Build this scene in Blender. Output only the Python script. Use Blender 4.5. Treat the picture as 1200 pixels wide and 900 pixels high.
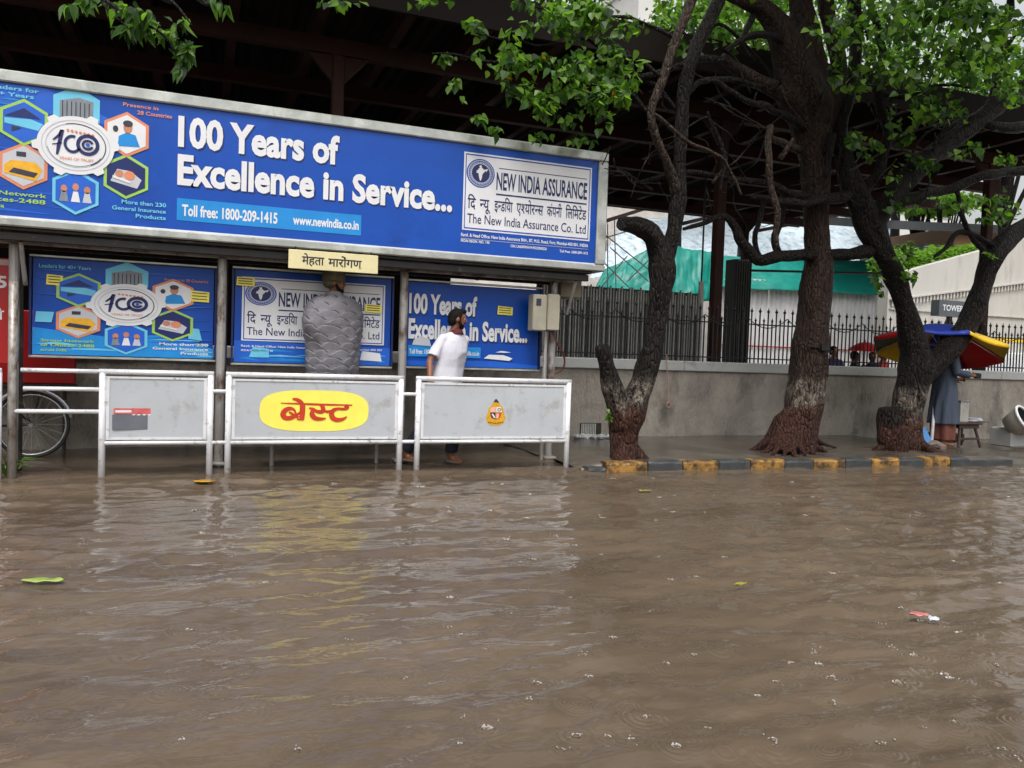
import bpy, bmesh, math, random
import numpy as np
from mathutils import Vector, Matrix, Euler, noise

R = math.radians
S = bpy.context.scene
for o in list(bpy.data.objects): bpy.data.objects.remove(o)

# ------------------------------------------------------------------ camera
CAM_H, FPX, YAW, PITCH, ROLL = 1.25, 930.0, 21.4, -2.15, 1.9
cam = bpy.data.cameras.new('camera')
cam.sensor_width = 36; cam.lens = FPX / 1200 * 36; cam.clip_end = 900; cam.clip_start = .05
camo = bpy.data.objects.new('camera', cam); S.collection.objects.link(camo); S.camera = camo
_y, _p, _r = R(YAW), R(PITCH), R(ROLL)
FW = Vector((math.sin(_y) * math.cos(_p), math.cos(_y) * math.cos(_p), math.sin(_p)))
_rt = Vector((math.cos(_y), -math.sin(_y), 0)); _up = _rt.cross(FW)
RT = _rt * math.cos(_r) + _up * math.sin(_r); UP = -_rt * math.sin(_r) + _up * math.cos(_r)
camo.matrix_world = Matrix.Translation((0, 0, CAM_H)) @ Matrix((RT, UP, -FW)).transposed().to_4x4()

# ------------------------------------------------------------------ world, sun, exposure
SUN_EL, SUN_AZ = 62, 200      # azimuth measured clockwise from +Y: behind the camera's left shoulder
w = bpy.data.worlds.new('World'); S.world = w; w.use_nodes = True
nt = w.node_tree; nt.nodes.clear()
sky = nt.nodes.new('ShaderNodeTexSky'); sky.sky_type = 'NISHITA'; sky.sun_disc = False
sky.sun_elevation = R(SUN_EL); sky.sun_rotation = R(SUN_AZ); sky.air_density = 1.6; sky.dust_density = 6; sky.ozone_density = 1.0
hs = nt.nodes.new('ShaderNodeHueSaturation'); hs.inputs['Saturation'].default_value = .22
bg = nt.nodes.new('ShaderNodeBackground'); bg.inputs['Strength'].default_value = .15
wo = nt.nodes.new('ShaderNodeOutputWorld')
nt.links.new(sky.outputs[0], hs.inputs['Color']); nt.links.new(hs.outputs[0], bg.inputs[0]); nt.links.new(bg.outputs[0], wo.inputs[0])
sl = bpy.data.lights.new('sun', 'SUN'); sl.energy = .9; sl.angle = R(25); sl.color = (1, .97, .93)
so = bpy.data.objects.new('sun', sl); S.collection.objects.link(so); so.location = (0, -10, 20)
sd = Vector((math.sin(R(SUN_AZ)) * math.cos(R(SUN_EL)), math.cos(R(SUN_AZ)) * math.cos(R(SUN_EL)), math.sin(R(SUN_EL))))
so.rotation_euler = sd.to_track_quat('Z', 'Y').to_euler()
S.view_settings.view_transform = 'Standard'; S.view_settings.look = 'None'; S.view_settings.gamma = 1
S.view_settings.exposure = 0.5
S.cycles.use_denoising = True
S.cycles.max_bounces = 6; S.cycles.diffuse_bounces = 3; S.cycles.glossy_bounces = 3; S.cycles.transmission_bounces = 3
S.cycles.caustics_reflective = False; S.cycles.caustics_refractive = False

# ------------------------------------------------------------------ pixel of the photo -> a point of the place
def ray(px, py): return FW + RT * ((px - 600) / FPX) - UP * ((py - 450) / FPX)
def P(px, py, Y):
    d = ray(px, py); return Vector((0, 0, CAM_H)) + d * (Y / d.y)
def PZ(px, py, Z):
    d = ray(px, py); return Vector((0, 0, CAM_H)) + d * ((Z - CAM_H) / d.z)
def depth(p): return (p - Vector((0, 0, CAM_H))).dot(FW)

# ------------------------------------------------------------------ materials
def srgb(r, g, b):
    f = lambda c: (c / 255 / 12.92) if c <= 10 else ((c / 255 + .055) / 1.055) ** 2.4
    return (f(r), f(g), f(b))
MATS = {}
def mat(name, col, rough=.6, metal=0, var=.18, vs=4, bump=.0, bs=40, spec=.5, stretch=(1, 1, 1), col2=None, blotch=None, coat=0, trans=0):
    """procedural material: two scales of noise on colour, noise bump, roughness variation"""
    if name in MATS: return MATS[name]
    m = bpy.data.materials.new(name); m.use_nodes = True; n = m.node_tree.nodes; L = m.node_tree.links
    b = n['Principled BSDF']; b.inputs['Metallic'].default_value = metal
    b.inputs['Specular IOR Level'].default_value = spec; b.inputs['Coat Weight'].default_value = coat
    tc = n.new('ShaderNodeTexCoord'); mp = n.new('ShaderNodeMapping'); mp.inputs['Scale'].default_value = stretch
    L.new(tc.outputs['Object'], mp.inputs[0])
    nz = n.new('ShaderNodeTexNoise'); nz.inputs['Scale'].default_value = vs; nz.inputs['Detail'].default_value = 6; nz.inputs['Roughness'].default_value = .65
    L.new(mp.outputs[0], nz.inputs['Vector'])
    rp = n.new('ShaderNodeValToRGB'); c = Vector(col); c2 = Vector(col2) if col2 else c * (1 + var)
    lo = c * (1 - var)
    rp.color_ramp.elements[0].position = .3; rp.color_ramp.elements[1].position = .7
    rp.color_ramp.elements[0].color = (*lo, 1); rp.color_ramp.elements[1].color = (*c2, 1)
    L.new(nz.outputs['Fac'], rp.inputs[0]); out = rp.outputs[0]
    if blotch:                                        # (colour, scale, low, high): worn or stained patches
        bc, bsc, lo_, hi_ = blotch
        n2 = n.new('ShaderNodeTexNoise'); n2.inputs['Scale'].default_value = bsc; n2.inputs['Detail'].default_value = 8; n2.inputs['Roughness'].default_value = .7
        L.new(mp.outputs[0], n2.inputs['Vector'])
        mr = n.new('ShaderNodeMapRange'); mr.inputs['From Min'].default_value = lo_; mr.inputs['From Max'].default_value = hi_
        L.new(n2.outputs['Fac'], mr.inputs['Value'])
        mx = n.new('ShaderNodeMix'); mx.data_type = 'RGBA'; mx.inputs[7].default_value = (*bc, 1)
        L.new(mr.outputs[0], mx.inputs[0]); L.new(out, mx.inputs[6]); out = mx.outputs[2]
    L.new(out, b.inputs['Base Color'])
    mr = n.new('ShaderNodeMapRange'); mr.inputs['To Min'].default_value = max(0, rough - .12); mr.inputs['To Max'].default_value = min(1, rough + .12)
    L.new(nz.outputs['Fac'], mr.inputs['Value']); L.new(mr.outputs[0], b.inputs['Roughness'])
    if bump:
        nb = n.new('ShaderNodeTexNoise'); nb.inputs['Scale'].default_value = bs; nb.inputs['Detail'].default_value = 5
        L.new(mp.outputs[0], nb.inputs['Vector'])
        bp = n.new('ShaderNodeBump'); bp.inputs['Strength'].default_value = bump; bp.inputs['Distance'].default_value = .02
        L.new(nb.outputs['Fac'], bp.inputs['Height']); L.new(bp.outputs[0], b.inputs['Normal'])
    if trans: b.inputs['Transmission Weight'].default_value = trans
    MATS[name] = m; return m

WHITE_STEEL = mat('brushed_white_steel', (.74, .75, .78), .3, .1, .1, 6, blotch=((.26, .19, .13), 11, .56, .72))
STEEL = mat('stainless_frame', (.44, .46, .43), .32, .5, .28, 3, bump=.08, bs=6, blotch=((.62, .64, .6), 2.5, .5, .62))
PANEL_GREY = mat('painted_grey_panel', (.47, .495, .53), .42, .0, .05, 3, bump=.12, bs=3, blotch=((.27, .24, .21), 4, .54, .78))
BLUE = mat('printed_blue', srgb(8, 76, 176), .38, 0, .10, 1.5, spec=.4, bump=.12, bs=2.2, blotch=(srgb(12, 60, 146), 1.8, .52, .8))
BLUE_D = mat('printed_navy', srgb(14, 36, 100), .4, 0, .1)
SKYB = mat('printed_cyan', srgb(20, 140, 218), .4, 0, .1)
CYAN_L = mat('printed_pale_cyan', srgb(110, 200, 232), .4, 0, .1)
BLUE_M = mat('printed_mid_blue', srgb(24, 96, 205), .4, 0, .12)
PWHITE = mat('printed_white', (.78, .79, .82), .4, 0, .05)
PGREY = mat('printed_pale_grey', (.55, .57, .62), .4, 0, .06)
PORANGE = mat('printed_orange', srgb(222, 140, 100), .45, 0, .1)
PGREEN = mat('printed_lime', srgb(160, 205, 90), .45, 0, .1)
PYEL = mat('printed_taxi_yellow', srgb(235, 175, 40), .45, 0, .15, 14)
PDARK = mat('printed_dark', srgb(50, 52, 66), .45, 0, .3, 20)
PBUILD = mat('printed_office_grey', srgb(130, 138, 146), .45, 0, .2, 30, stretch=(4, 1, .3))
PSKIN = mat('printed_skin', srgb(196, 130, 100), .5)
PINK = mat('printed_navy_ink', srgb(24, 34, 92), .45, 0, .08)
PBLACK = mat('black_ink', (.02, .02, .025), .5)
RED_INK = mat('red_lettering', srgb(196, 58, 30), .5, 0, .15, 12)
YEL_OVAL = mat('yellow_oval_paint', srgb(250, 236, 100), .45, 0, .07, 5)
CREAM = mat('cream_sign', srgb(226, 216, 168), .5, 0, .08, 6, blotch=(srgb(170, 150, 100), 6, .62, .8))
DARKMETAL = mat('dark_grimy_metal', (.035, .032, .03), .5, .3, .3, 8, blotch=((.18, .16, .14), 7, .58, .75))
POSTM = mat('weathered_post', (.42, .40, .38), .4, .3, .15, 5, stretch=(1, 1, .5), blotch=((.12, .08, .055), 5, .48, .62))
WALLM = mat('rendered_wall', (.31, .28, .24), .75, 0, .3, 2.6, bump=.7, bs=34, stretch=(1, 1, .55), blotch=((.12, .11, .095), 2.2, .5, .68))
COPING = mat('pale_coping', (.43, .44, .43), .6, 0, .12, 3, bump=.15, bs=25, blotch=((.2, .19, .17), 3, .56, .75))
PAVE = mat('wet_paving', (.105, .09, .072), .22, 0, .35, 1.6, bump=.18, bs=14, blotch=((.055, .045, .035), 1.1, .45, .62))
PAVE2 = mat('wet_shelter_floor', (.11, .08, .055), .2, 0, .35, 1.2, bump=.25, bs=10, stretch=(.5, 1, 1), blotch=((.05, .038, .028), 1.1, .45, .6))
K_YEL = mat('worn_yellow_kerb', srgb(158, 118, 58), .42, 0, .3, 9, bump=.3, bs=30, blotch=(srgb(60, 48, 34), 7, .43, .58))
K_BLK = mat('worn_black_kerb', (.045, .05, .052), .38, 0, .3, 8, bump=.3, bs=30, blotch=((.12, .11, .09), 7, .55, .75))
IRON = mat('black_iron', (.022, .022, .024), .4, .4, .3, 10)
OXIDE = mat('oxide_red_steel', (.034, .014, .011), .7, 0, .3, 3, spec=.2, bump=.1, bs=20)
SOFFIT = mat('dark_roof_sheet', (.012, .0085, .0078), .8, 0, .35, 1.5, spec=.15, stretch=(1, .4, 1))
WHITE_SHEET = mat('white_corrugated_sheet', (.70, .70, .71), .4, .1, .14, 1.5, stretch=(2, 1, .3), blotch=((.36, .27, .21), 2, .55, .75))
DARK_SHEET = mat('dark_corrugated_sheet', (.04, .04, .038), .5, .1, .4, 3, stretch=(2, 1, .4))
PALE_BAR = mat('pale_bars', (.50, .49, .45), .5, .1, .3, 6)
TEAL = mat('teal_tarpaulin', srgb(12, 128, 116), .45, 0, .2, 3, bump=.3, bs=7)
BTARP = mat('pale_blue_tarpaulin', srgb(196, 210, 220), .45, 0, .25, 2, bump=.5, bs=5, blotch=(srgb(90, 112, 132), 3, .5, .7))
CONC = mat('cream_concrete', (.50, .485, .455), .75, 0, .10, .8, bump=.1, bs=10, stretch=(1.6, 1, .35), blotch=((.33, .31, .28), 1.2, .52, .72))
BPLASTER = mat('white_plaster', (.62, .62, .6), .8, 0, .1, .6)
GLASS_D = mat('dark_window_glass', (.04, .05, .06), .12, 0, .2)
PEACH = mat('peach_plaster', srgb(214, 170, 140), .8, 0, .06)
ROOF_D = mat('dark_grey_roof', (.05, .055, .06), .6, 0, .2)
CARW = mat('white_car_paint', (.75, .76, .77), .25, 0, .04, coat=.6)
TYRE = mat('black_rubber', (.02, .02, .02), .7, 0, .2)
RED = mat('red_sign_paint', srgb(178, 24, 22), .4, 0, .12, 3)
CHROME = mat('dull_chrome', (.5, .5, .52), .25, .85, .15)
WOOD_D = mat('dark_wood', (.045, .026, .02), .5, 0, .35, 9, stretch=(1, 1, .3), bump=.2)
U_Y = mat('umbrella_yellow', srgb(232, 190, 20), .5, 0, .12, 6)
U_B = mat('umbrella_blue', srgb(18, 48, 150), .5, 0, .15, 6)
U_R = mat('umbrella_red', srgb(196, 22, 28), .5, 0, .12, 6)
U_G = mat('umbrella_dark_green', srgb(24, 52, 34), .5, 0, .2, 6)
SKIN = mat('brown_skin', srgb(128, 82, 58), .5, 0, .1, 12)
HAIR = mat('black_hair', (.008, .007, .007), .7, 0, .3, 40, bump=.5, bs=120, spec=.15)
POLO = mat('white_cotton', (.64, .63, .70), .8, 0, .05, 8, bump=1.0, bs=7, stretch=(1, 1, .5))
MAROON = mat('maroon_collar', srgb(80, 20, 28), .8)
JEANS = mat('dark_denim', srgb(22, 28, 48), .8, 0, .25, 20)
KURTA = mat('blue_grey_cotton', srgb(64, 74, 90), .8, 0, .2, 5, stretch=(3, 3, .4), bump=.4, bs=7)
LUNGI = mat('brown_cloth', srgb(104, 58, 46), .8, 0, .25, 8)
KHAKI = mat('khaki_turban', srgb(84, 78, 60), .85, 0, .2, 16, bump=.5, bs=40)
CLOAK = mat('grey_quilted_fabric', srgb(116, 114, 120), .75, 0, .2, 14, bump=.2, bs=60)
CLOAKL = mat('dark_scale_line', srgb(52, 50, 56), .7)
SHOE = mat('worn_sandals', srgb(110, 96, 88), .6)
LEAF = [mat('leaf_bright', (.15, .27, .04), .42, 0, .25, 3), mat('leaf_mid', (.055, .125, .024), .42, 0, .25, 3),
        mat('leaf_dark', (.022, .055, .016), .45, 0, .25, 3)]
LEAFY = mat('leaf_yellow', srgb(222, 160, 30), .5, 0, .15)
for m in LEAF + [LEAFY]:                              # thin leaves let light through
    n = m.node_tree.nodes; L = m.node_tree.links; pb = n['Principled BSDF']; out = n['Material Output']
    tl = n.new('ShaderNodeBsdfTranslucent'); mx = n.new('ShaderNodeMixShader'); mx.inputs[0].default_value = .48
    src = pb.inputs['Base Color'].links[0].from_socket
    mul = n.new('ShaderNodeMix'); mul.data_type = 'RGBA'; mul.blend_type = 'MULTIPLY'; mul.inputs[0].default_value = 1; mul.inputs[7].default_value = (1.6, 1.9, .7, 1)
    L.new(src, mul.inputs[6]); L.new(mul.outputs[2], tl.inputs[0])
    L.new(pb.outputs[0], mx.inputs[1]); L.new(tl.outputs[0], mx.inputs[2]); L.new(mx.outputs[0], out.inputs[0])

def bark_mat(name, red_top, white_top, base, dark=(.0095, .0072, .0058)):
    """wet dark bark with a red-ochre painted foot and a lime-wash band above it (real paint, ragged edges)"""
    m = bpy.data.materials.new(name); m.use_nodes = True; n = m.node_tree.nodes; L = m.node_tree.links; b = n['Principled BSDF']
    g = n.new('ShaderNodeNewGeometry'); sp = n.new('ShaderNodeSeparateXYZ'); L.new(g.outputs['Position'], sp.inputs[0])
    tc = n.new('ShaderNodeMapping'); tc.inputs['Scale'].default_value = (1, 1, .28); L.new(g.outputs['Position'], tc.inputs[0])
    nz = n.new('ShaderNodeTexNoise'); nz.inputs['Scale'].default_value = 22; nz.inputs['Detail'].default_value = 8; nz.inputs['Roughness'].default_value = .7; L.new(tc.outputs[0], nz.inputs['Vector'])
    nl = n.new('ShaderNodeTexNoise'); nl.inputs['Scale'].default_value = 5; nl.inputs['Detail'].default_value = 6; nl.inputs['Roughness'].default_value = .75; L.new(g.outputs['Position'], nl.inputs['Vector'])
    rp = n.new('ShaderNodeValToRGB'); rp.color_ramp.elements[0].position = .35; rp.color_ramp.elements[1].position = .75
    rp.color_ramp.elements[0].color = (*(Vector(dark) * .45), 1); rp.color_ramp.elements[1].color = (*(Vector(dark) * 2.6), 1); L.new(nz.outputs['Fac'], rp.inputs[0])
    def mth(op, a, bb):
        x = n.new('ShaderNodeMath'); x.operation = op
        for i, s in enumerate((a, bb)):
            if hasattr(s, 'links') or hasattr(s, 'is_linked'): L.new(s, x.inputs[i])
            else: x.inputs[i].default_value = s
        return x.outputs[0]
    zz = mth('ADD', sp.outputs['Z'], mth('MULTIPLY', mth('SUBTRACT', nl.outputs['Fac'], .5), .55))
    def step(th, soft):
        r = n.new('ShaderNodeMapRange'); r.inputs['From Min'].default_value = th + soft; r.inputs['From Max'].default_value = th - soft; L.new(zz, r.inputs['Value']); return r.outputs[0]
    def mixc(f, a, c):
        x = n.new('ShaderNodeMix'); x.data_type = 'RGBA'; L.new(f, x.inputs[0]); L.new(a, x.inputs[6])
        if isinstance(c, tuple): x.inputs[7].default_value = (*c, 1)
        else: L.new(c, x.inputs[7])
        return x.outputs[2]
    wr = n.new('ShaderNodeMapRange'); wr.inputs['From Min'].default_value = .40; wr.inputs['From Max'].default_value = .56; L.new(nz.outputs['Fac'], wr.inputs['Value'])
    wl = n.new('ShaderNodeMapRange'); wl.inputs['From Min'].default_value = .38; wl.inputs['From Max'].default_value = .58; L.new(nl.outputs['Fac'], wl.inputs['Value'])
    wmask = mth('MULTIPLY', mth('MULTIPLY', step(white_top, .05), wr.outputs[0]), wl.outputs[0])
    c = mixc(wmask, rp.outputs[0], (.24, .205, .17))
    rr = n.new('ShaderNodeValToRGB'); rr.color_ramp.elements[0].position = .3; rr.color_ramp.elements[1].position = .7
    rr.color_ramp.elements[0].color = (.016, .0085, .0065, 1); rr.color_ramp.elements[1].color = (.10, .042, .030, 1); L.new(nz.outputs['Fac'], rr.inputs[0])
    c = mixc(step(red_top, .06), c, rr.outputs[0])
    L.new(c, b.inputs['Base Color']); b.inputs['Roughness'].default_value = .5; b.inputs['Specular IOR Level'].default_value = .22
    vo = n.new('ShaderNodeTexVoronoi'); vo.inputs['Scale'].default_value = 26; vo.feature = 'DISTANCE_TO_EDGE'; L.new(tc.outputs[0], vo.inputs['Vector'])
    vr = n.new('ShaderNodeMapRange'); vr.inputs['From Max'].default_value = .18; L.new(vo.outputs['Distance'], vr.inputs['Value'])
    bp = n.new('ShaderNodeBump'); bp.inputs['Strength'].default_value = 1; bp.inputs['Distance'].default_value = .045
    L.new(mth('ADD', nz.outputs['Fac'], mth('MULTIPLY', vr.outputs[0], .45)), bp.inputs['Height']); L.new(bp.outputs[0], b.inputs['Normal'])
    return m
BARK1 = bark_mat('bark_painted_foot_a', .68, 1.0, 0)
BARK2 = bark_mat('bark_painted_foot_b', .72, 1.06, 0, (.026, .0155, .0115))
BARK3 = bark_mat('bark_painted_foot_c', .55, .98, 0)
BARK = bark_mat('bark_bare', -9, -9, 0)
BARKL = bark_mat('bark_pale_bare', -9, -9, 0, (.042, .029, .022))

# ------------------------------------------------------------------ geometry helpers
class MB:
    def __init__(s, xf=None): s.v = []; s.f = []; s.m = []; s.xf = xf; s.n = 0
    def add(s, vs, fs, mi=0):
        vs = [Vector(v) for v in vs]
        if s.xf is not None: vs = [s.xf @ v for v in vs]
        b = len(s.v); s.v += vs; s.f += [tuple(i + b for i in f) for f in fs]; s.m += [mi] * len(fs); return s
    def box(s, x0, x1, y0, y1, z0, z1, mi=0):
        return s.add([(x, y, z) for x in (x0, x1) for y in (y0, y1) for z in (z0, z1)],
                     [(0, 1, 3, 2), (4, 6, 7, 5), (0, 4, 5, 1), (2, 3, 7, 6), (0, 2, 6, 4), (1, 5, 7, 3)], mi)
    def bbox(s, x0, x1, y0, y1, z0, z1, b=.01, mi=0):   # box with bevelled edges
        vs = []; 
        for z, i in ((z0, b), (z0 + b, 0), (z1 - b, 0), (z1, b)):
            X0, X1, Y0, Y1 = x0 + i, x1 - i, y0 + i, y1 - i
            vs += [(X0 + b, Y0, z), (X1 - b, Y0, z), (X1, Y0 + b, z), (X1, Y1 - b, z), (X1 - b, Y1, z), (X0 + b, Y1, z), (X0, Y1 - b, z), (X0, Y0 + b, z)]
        fs = [tuple(range(7, -1, -1)), tuple(range(24, 32))]
        for k in range(3):
            for i in range(8): fs.append((k * 8 + i, k * 8 + (i + 1) % 8, k * 8 + 8 + (i + 1) % 8, k * 8 + 8 + i))
        return s.add(vs, fs, mi)
    def tube(s, pts, rad, n=8, mi=0, caps=True, lump=0, seed=0, sq=1.0):
        pts = [Vector(p) for p in pts]
        if not hasattr(rad, '__len__'): rad = [rad] * len(pts)
        vs = []; fs = []; ref = None
        for i, p in enumerate(pts):
            d = (pts[min(i + 1, len(pts) - 1)] - pts[max(i - 1, 0)]).normalized()
            arc = (arc + (p - pts[i - 1]).length / max(rad[i], .02)) if i else 0.0
            if ref is None: ref = d.orthogonal().normalized()
            ref = (ref - d * ref.dot(d)).normalized(); bi = d.cross(ref)
            for k in range(n):
                a = 2 * math.pi * k / n; q = ref * math.cos(a) + bi * math.sin(a) * sq; r = rad[i]
                if lump: r *= 1 + lump * noise.noise(Vector((math.cos(a) * 1.5 + seed, math.sin(a) * 1.5, arc * .30))) + .45 * lump * noise.noise(Vector((math.cos(a) * 3.6, math.sin(a) * 3.6 + seed, arc * .9)))
                vs.append(p + q * r)
        for i in range(len(pts) - 1):
            for k in range(n): fs.append((i * n + k, i * n + (k + 1) % n, (i + 1) * n + (k + 1) % n, (i + 1) * n + k))
        if caps: fs.append(tuple(range(n - 1, -1, -1))); fs.append(tuple(range((len(pts) - 1) * n, len(pts) * n)))
        return s.add(vs, fs, mi)
    def sph(s, c, r, n=12, mi=0):
        r = r if hasattr(r, '__len__') else (r, r, r); c = Vector(c); m = n // 2 + 1
        vs = [(c.x, c.y, c.z - r[2])]; fs = []
        for i in range(1, m):
            t = math.pi * i / m
            for k in range(n):
                a = 2 * math.pi * k / n; vs.append((c.x + r[0] * math.sin(t) * math.cos(a), c.y + r[1] * math.sin(t) * math.sin(a), c.z - r[2] * math.cos(t)))
        vs.append((c.x, c.y, c.z + r[2])); T = len(vs) - 1
        for k in range(n):
            fs.append((0, 1 + (k + 1) % n, 1 + k)); fs.append((T, T - n + k, T - n + (k + 1) % n))
        for i in range(m - 2):
            for k in range(n): fs.append((1 + i * n + k, 1 + i * n + (k + 1) % n, 1 + (i + 1) * n + (k + 1) % n, 1 + (i + 1) * n + k))
        return s.add(vs, fs, mi)
    def cap(s, pts, rad, n=10, mi=0):                   # capsule chain (round ends)
        pts = [Vector(p) for p in pts]; rad = rad if hasattr(rad, '__len__') else [rad] * len(pts)
        s.tube(pts, rad, n, mi)
        for p, r in ((pts[0], rad[0]), (pts[-1], rad[-1])): s.sph(p, r, n, mi)
        return s
    def loft(s, rings, n=20, mi=0):                     # rings (cx, cy, cz, rx, ry)
        vs = []; fs = []
        for cx, cy, cz, rx, ry in rings:
            for k in range(n):
                a = 2 * math.pi * k / n; vs.append((cx + rx * math.cos(a), cy + ry * math.sin(a), cz))
        for i in range(len(rings) - 1):
            for k in range(n): fs.append((i * n + k, i * n + (k + 1) % n, (i + 1) * n + (k + 1) % n, (i + 1) * n + k))
        fs.append(tuple(range(n - 1, -1, -1))); fs.append(tuple(range((len(rings) - 1) * n, len(rings) * n)))
        return s.add(vs, fs, mi)
    def poly(s, pts, y, mi=0, t=.0015):                 # flat print facing -Y, pts in (x, z) anticlockwise seen from the street
        k = len(pts)
        ar = sum(pts[i][0] * pts[(i + 1) % k][1] - pts[(i + 1) % k][0] * pts[i][1] for i in range(k))
        if ar < 0: pts = pts[::-1]
        vs = [(x, y, z) for x, z in pts] + [(x, y + t, z) for x, z in pts]
        fs = [tuple(range(k))] + [((i + 1) % k, i, k + i, k + (i + 1) % k) for i in range(k)]
        return s.add(vs, fs, mi)
    def ell(s, cx, cz, rx, rz, y, mi=0, n=32, t=.0015): return s.poly([(cx + rx * math.cos(2 * math.pi * i / n), cz + rz * math.sin(2 * math.pi * i / n)) for i in range(n)], y, mi, t)
    def ring(s, cx, cz, rx, rz, wd, y, mi=0, n=40, a0=0, a1=360):
        for i in range(n):
            a = R(a0 + (a1 - a0) * i / n); b = R(a0 + (a1 - a0) * (i + 1) / n); q = []
            for ang, rr in ((a, 1), (b, 1), (b, 0), (a, 0)): q.append((cx + (rx - wd * (1 - rr)) * math.cos(ang), cz + (rz - wd * (1 - rr)) * math.sin(ang)))
            s.add([(x, y, z) for x, z in q], [(0, 1, 2, 3)], mi)
        return s
    def stroke(s, pts, wd, y, mi=0):                    # ribbon in the XZ plane, round joins
        wd = wd if hasattr(wd, '__len__') else [wd] * len(pts)
        L_, R_ = [], []
        for i, (x, z) in enumerate(pts):
            a = pts[max(i - 1, 0)]; b = pts[min(i + 1, len(pts) - 1)]; dx, dz = b[0] - a[0], b[1] - a[1]; l = math.hypot(dx, dz) or 1
            L_.append((x - dz / l * wd[i] / 2, z + dx / l * wd[i] / 2)); R_.append((x + dz / l * wd[i] / 2, z - dx / l * wd[i] / 2))
        for i in range(len(pts) - 1):
            s.add([(q[0], y, q[1]) for q in (R_[i], R_[i + 1], L_[i + 1], L_[i])], [(0, 1, 2, 3)], mi)
        return s
    def mesh(s, name, mats, org=(0, 0, 0), smooth=False):
        me = bpy.data.meshes.new(name); o = Vector(org)
        me.from_pydata([tuple(v - o) for v in s.v], [], s.f); mats = mats if isinstance(mats, (list, tuple)) else [mats]
        for m in mats: me.materials.append(m)
        me.polygons.foreach_set('material_index', s.m)
        if smooth: me.polygons.foreach_set('use_smooth', [True] * len(s.f))
        me.update(); return me
    def build(s, name, mats, parent=None, smooth=False, loc=None, **kw):
        org = parent_org(parent) if parent else Vector(loc or (0, 0, 0))
        o = link(name, s.mesh(name, mats, org, smooth), parent)
        if not parent: o.location = org
        return tag(o, **kw)
def parent_org(p):
    v = Vector((0, 0, 0))
    while p: v += p.location; p = p.parent
    return v
def link(name, me, parent=None):
    o = bpy.data.objects.new(name, me); S.collection.objects.link(o)
    if parent: o.parent = parent
    return o
def tag(o, label=None, cat=None, group=None, kind=None):
    if label: o['label'] = label
    if cat: o['category'] = cat
    if group: o['group'] = group
    if kind: o['kind'] = kind
    return o
def thing(name, loc, label, cat, group=None):
    o = link(name, None); o.location = loc; o.empty_display_size = .2; return tag(o, label, cat, group)
def smooth_path(pts, sub=4):
    pts = [Vector(p) for p in pts]; out = []
    for i in range(len(pts) - 1):
        a, b, c, d = pts[max(i - 1, 0)], pts[i], pts[i + 1], pts[min(i + 2, len(pts) - 1)]
        for k in range(sub):
            t = k / sub; out.append(.5 * ((2 * b) + (c - a) * t + (2 * a - 5 * b + 4 * c - d) * t * t + (3 * b - a - 3 * c + d) * t ** 3))
    out.append(pts[-1]); return out
def evalmesh(o):
    dg = bpy.context.evaluated_depsgraph_get(); me = bpy.data.meshes.new_from_object(o.evaluated_get(dg)); return me
def fuse(mb, name, mats, parent, voxel=.01, sm=4, **kw):
    """one continuous surface out of overlapping closed volumes (voxel remesh, smoothed)"""
    me = mb.mesh(name, mats, parent_org(parent)); t = link('t', me)
    r = t.modifiers.new('r', 'REMESH'); r.mode = 'VOXEL'; r.voxel_size = voxel; r.use_smooth_shade = True
    s_ = t.modifiers.new('s', 'SMOOTH'); s_.factor = .5; s_.iterations = sm
    bpy.context.view_layer.update(); m2 = evalmesh(t); bpy.data.objects.remove(t); m2.name = name
    if not m2.materials: m2.materials.append(mats if not isinstance(mats, (list, tuple)) else mats[0])
    return tag(link(name, m2, parent), **kw)

# ------------------------------------------------------------------ lettering
_tc = {}
def glyphs(txt, off=0.0):
    k = (txt, off)
    if k in _tc: return _tc[k]
    c = bpy.data.curves.new('t', 'FONT'); c.body = txt; c.offset = off; c.resolution_u = 3
    o = bpy.data.objects.new('t', c); S.collection.objects.link(o); bpy.context.view_layer.update()
    me = evalmesh(o); vs = [(v.co.x, v.co.y) for v in me.vertices]; fs = [tuple(p.vertices) for p in me.polygons]
    bpy.data.objects.remove(o); bpy.data.meshes.remove(me); _tc[k] = (vs, fs); return vs, fs
def cutx(vs, fs, x):
    bm = bmesh.new(); vv = [bm.verts.new((a, b, 0)) for a, b in vs]
    for f in fs:
        try: bm.faces.new([vv[i] for i in f])
        except ValueError: pass
    bmesh.ops.bisect_plane(bm, geom=bm.verts[:] + bm.edges[:] + bm.faces[:], plane_co=(x, 0, 0), plane_no=(1, 0, 0), clear_outer=True)
    bm.verts.index_update(); r = [(v.co.x, v.co.y) for v in bm.verts], [tuple(v.index for v in f.verts) for f in bm.faces]; bm.free(); return r
def hindi(txt, off=0.0):
    """devanagari run; ~ after a consonant makes its half form (right stem cut away); _ is a space"""
    V, F = [], []; x = 0; i = 0; run = ''
    def put(vs, fs, adv):
        nonlocal x
        b = len(V); V.extend((a + x, c) for a, c in vs); F.extend(tuple(j + b for j in f) for f in fs); x += adv
    def flush():
        nonlocal run
        if run:
            vs, fs = glyphs(run, off); put(vs, fs, max(a for a, _ in vs) - .01); run = ''
    while i < len(txt):
        ch = txt[i]
        if i + 1 < len(txt) and txt[i + 1] == '~':
            flush(); vs, fs = glyphs(ch, off); wmax = max(a for a, _ in vs); vs, fs = cutx(vs, fs, wmax - .20); put(vs, fs, wmax - .20); i += 2; continue
        if ch == '_': flush(); x += .26
        else: run += ch
        i += 1
    flush(); return V, F
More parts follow.
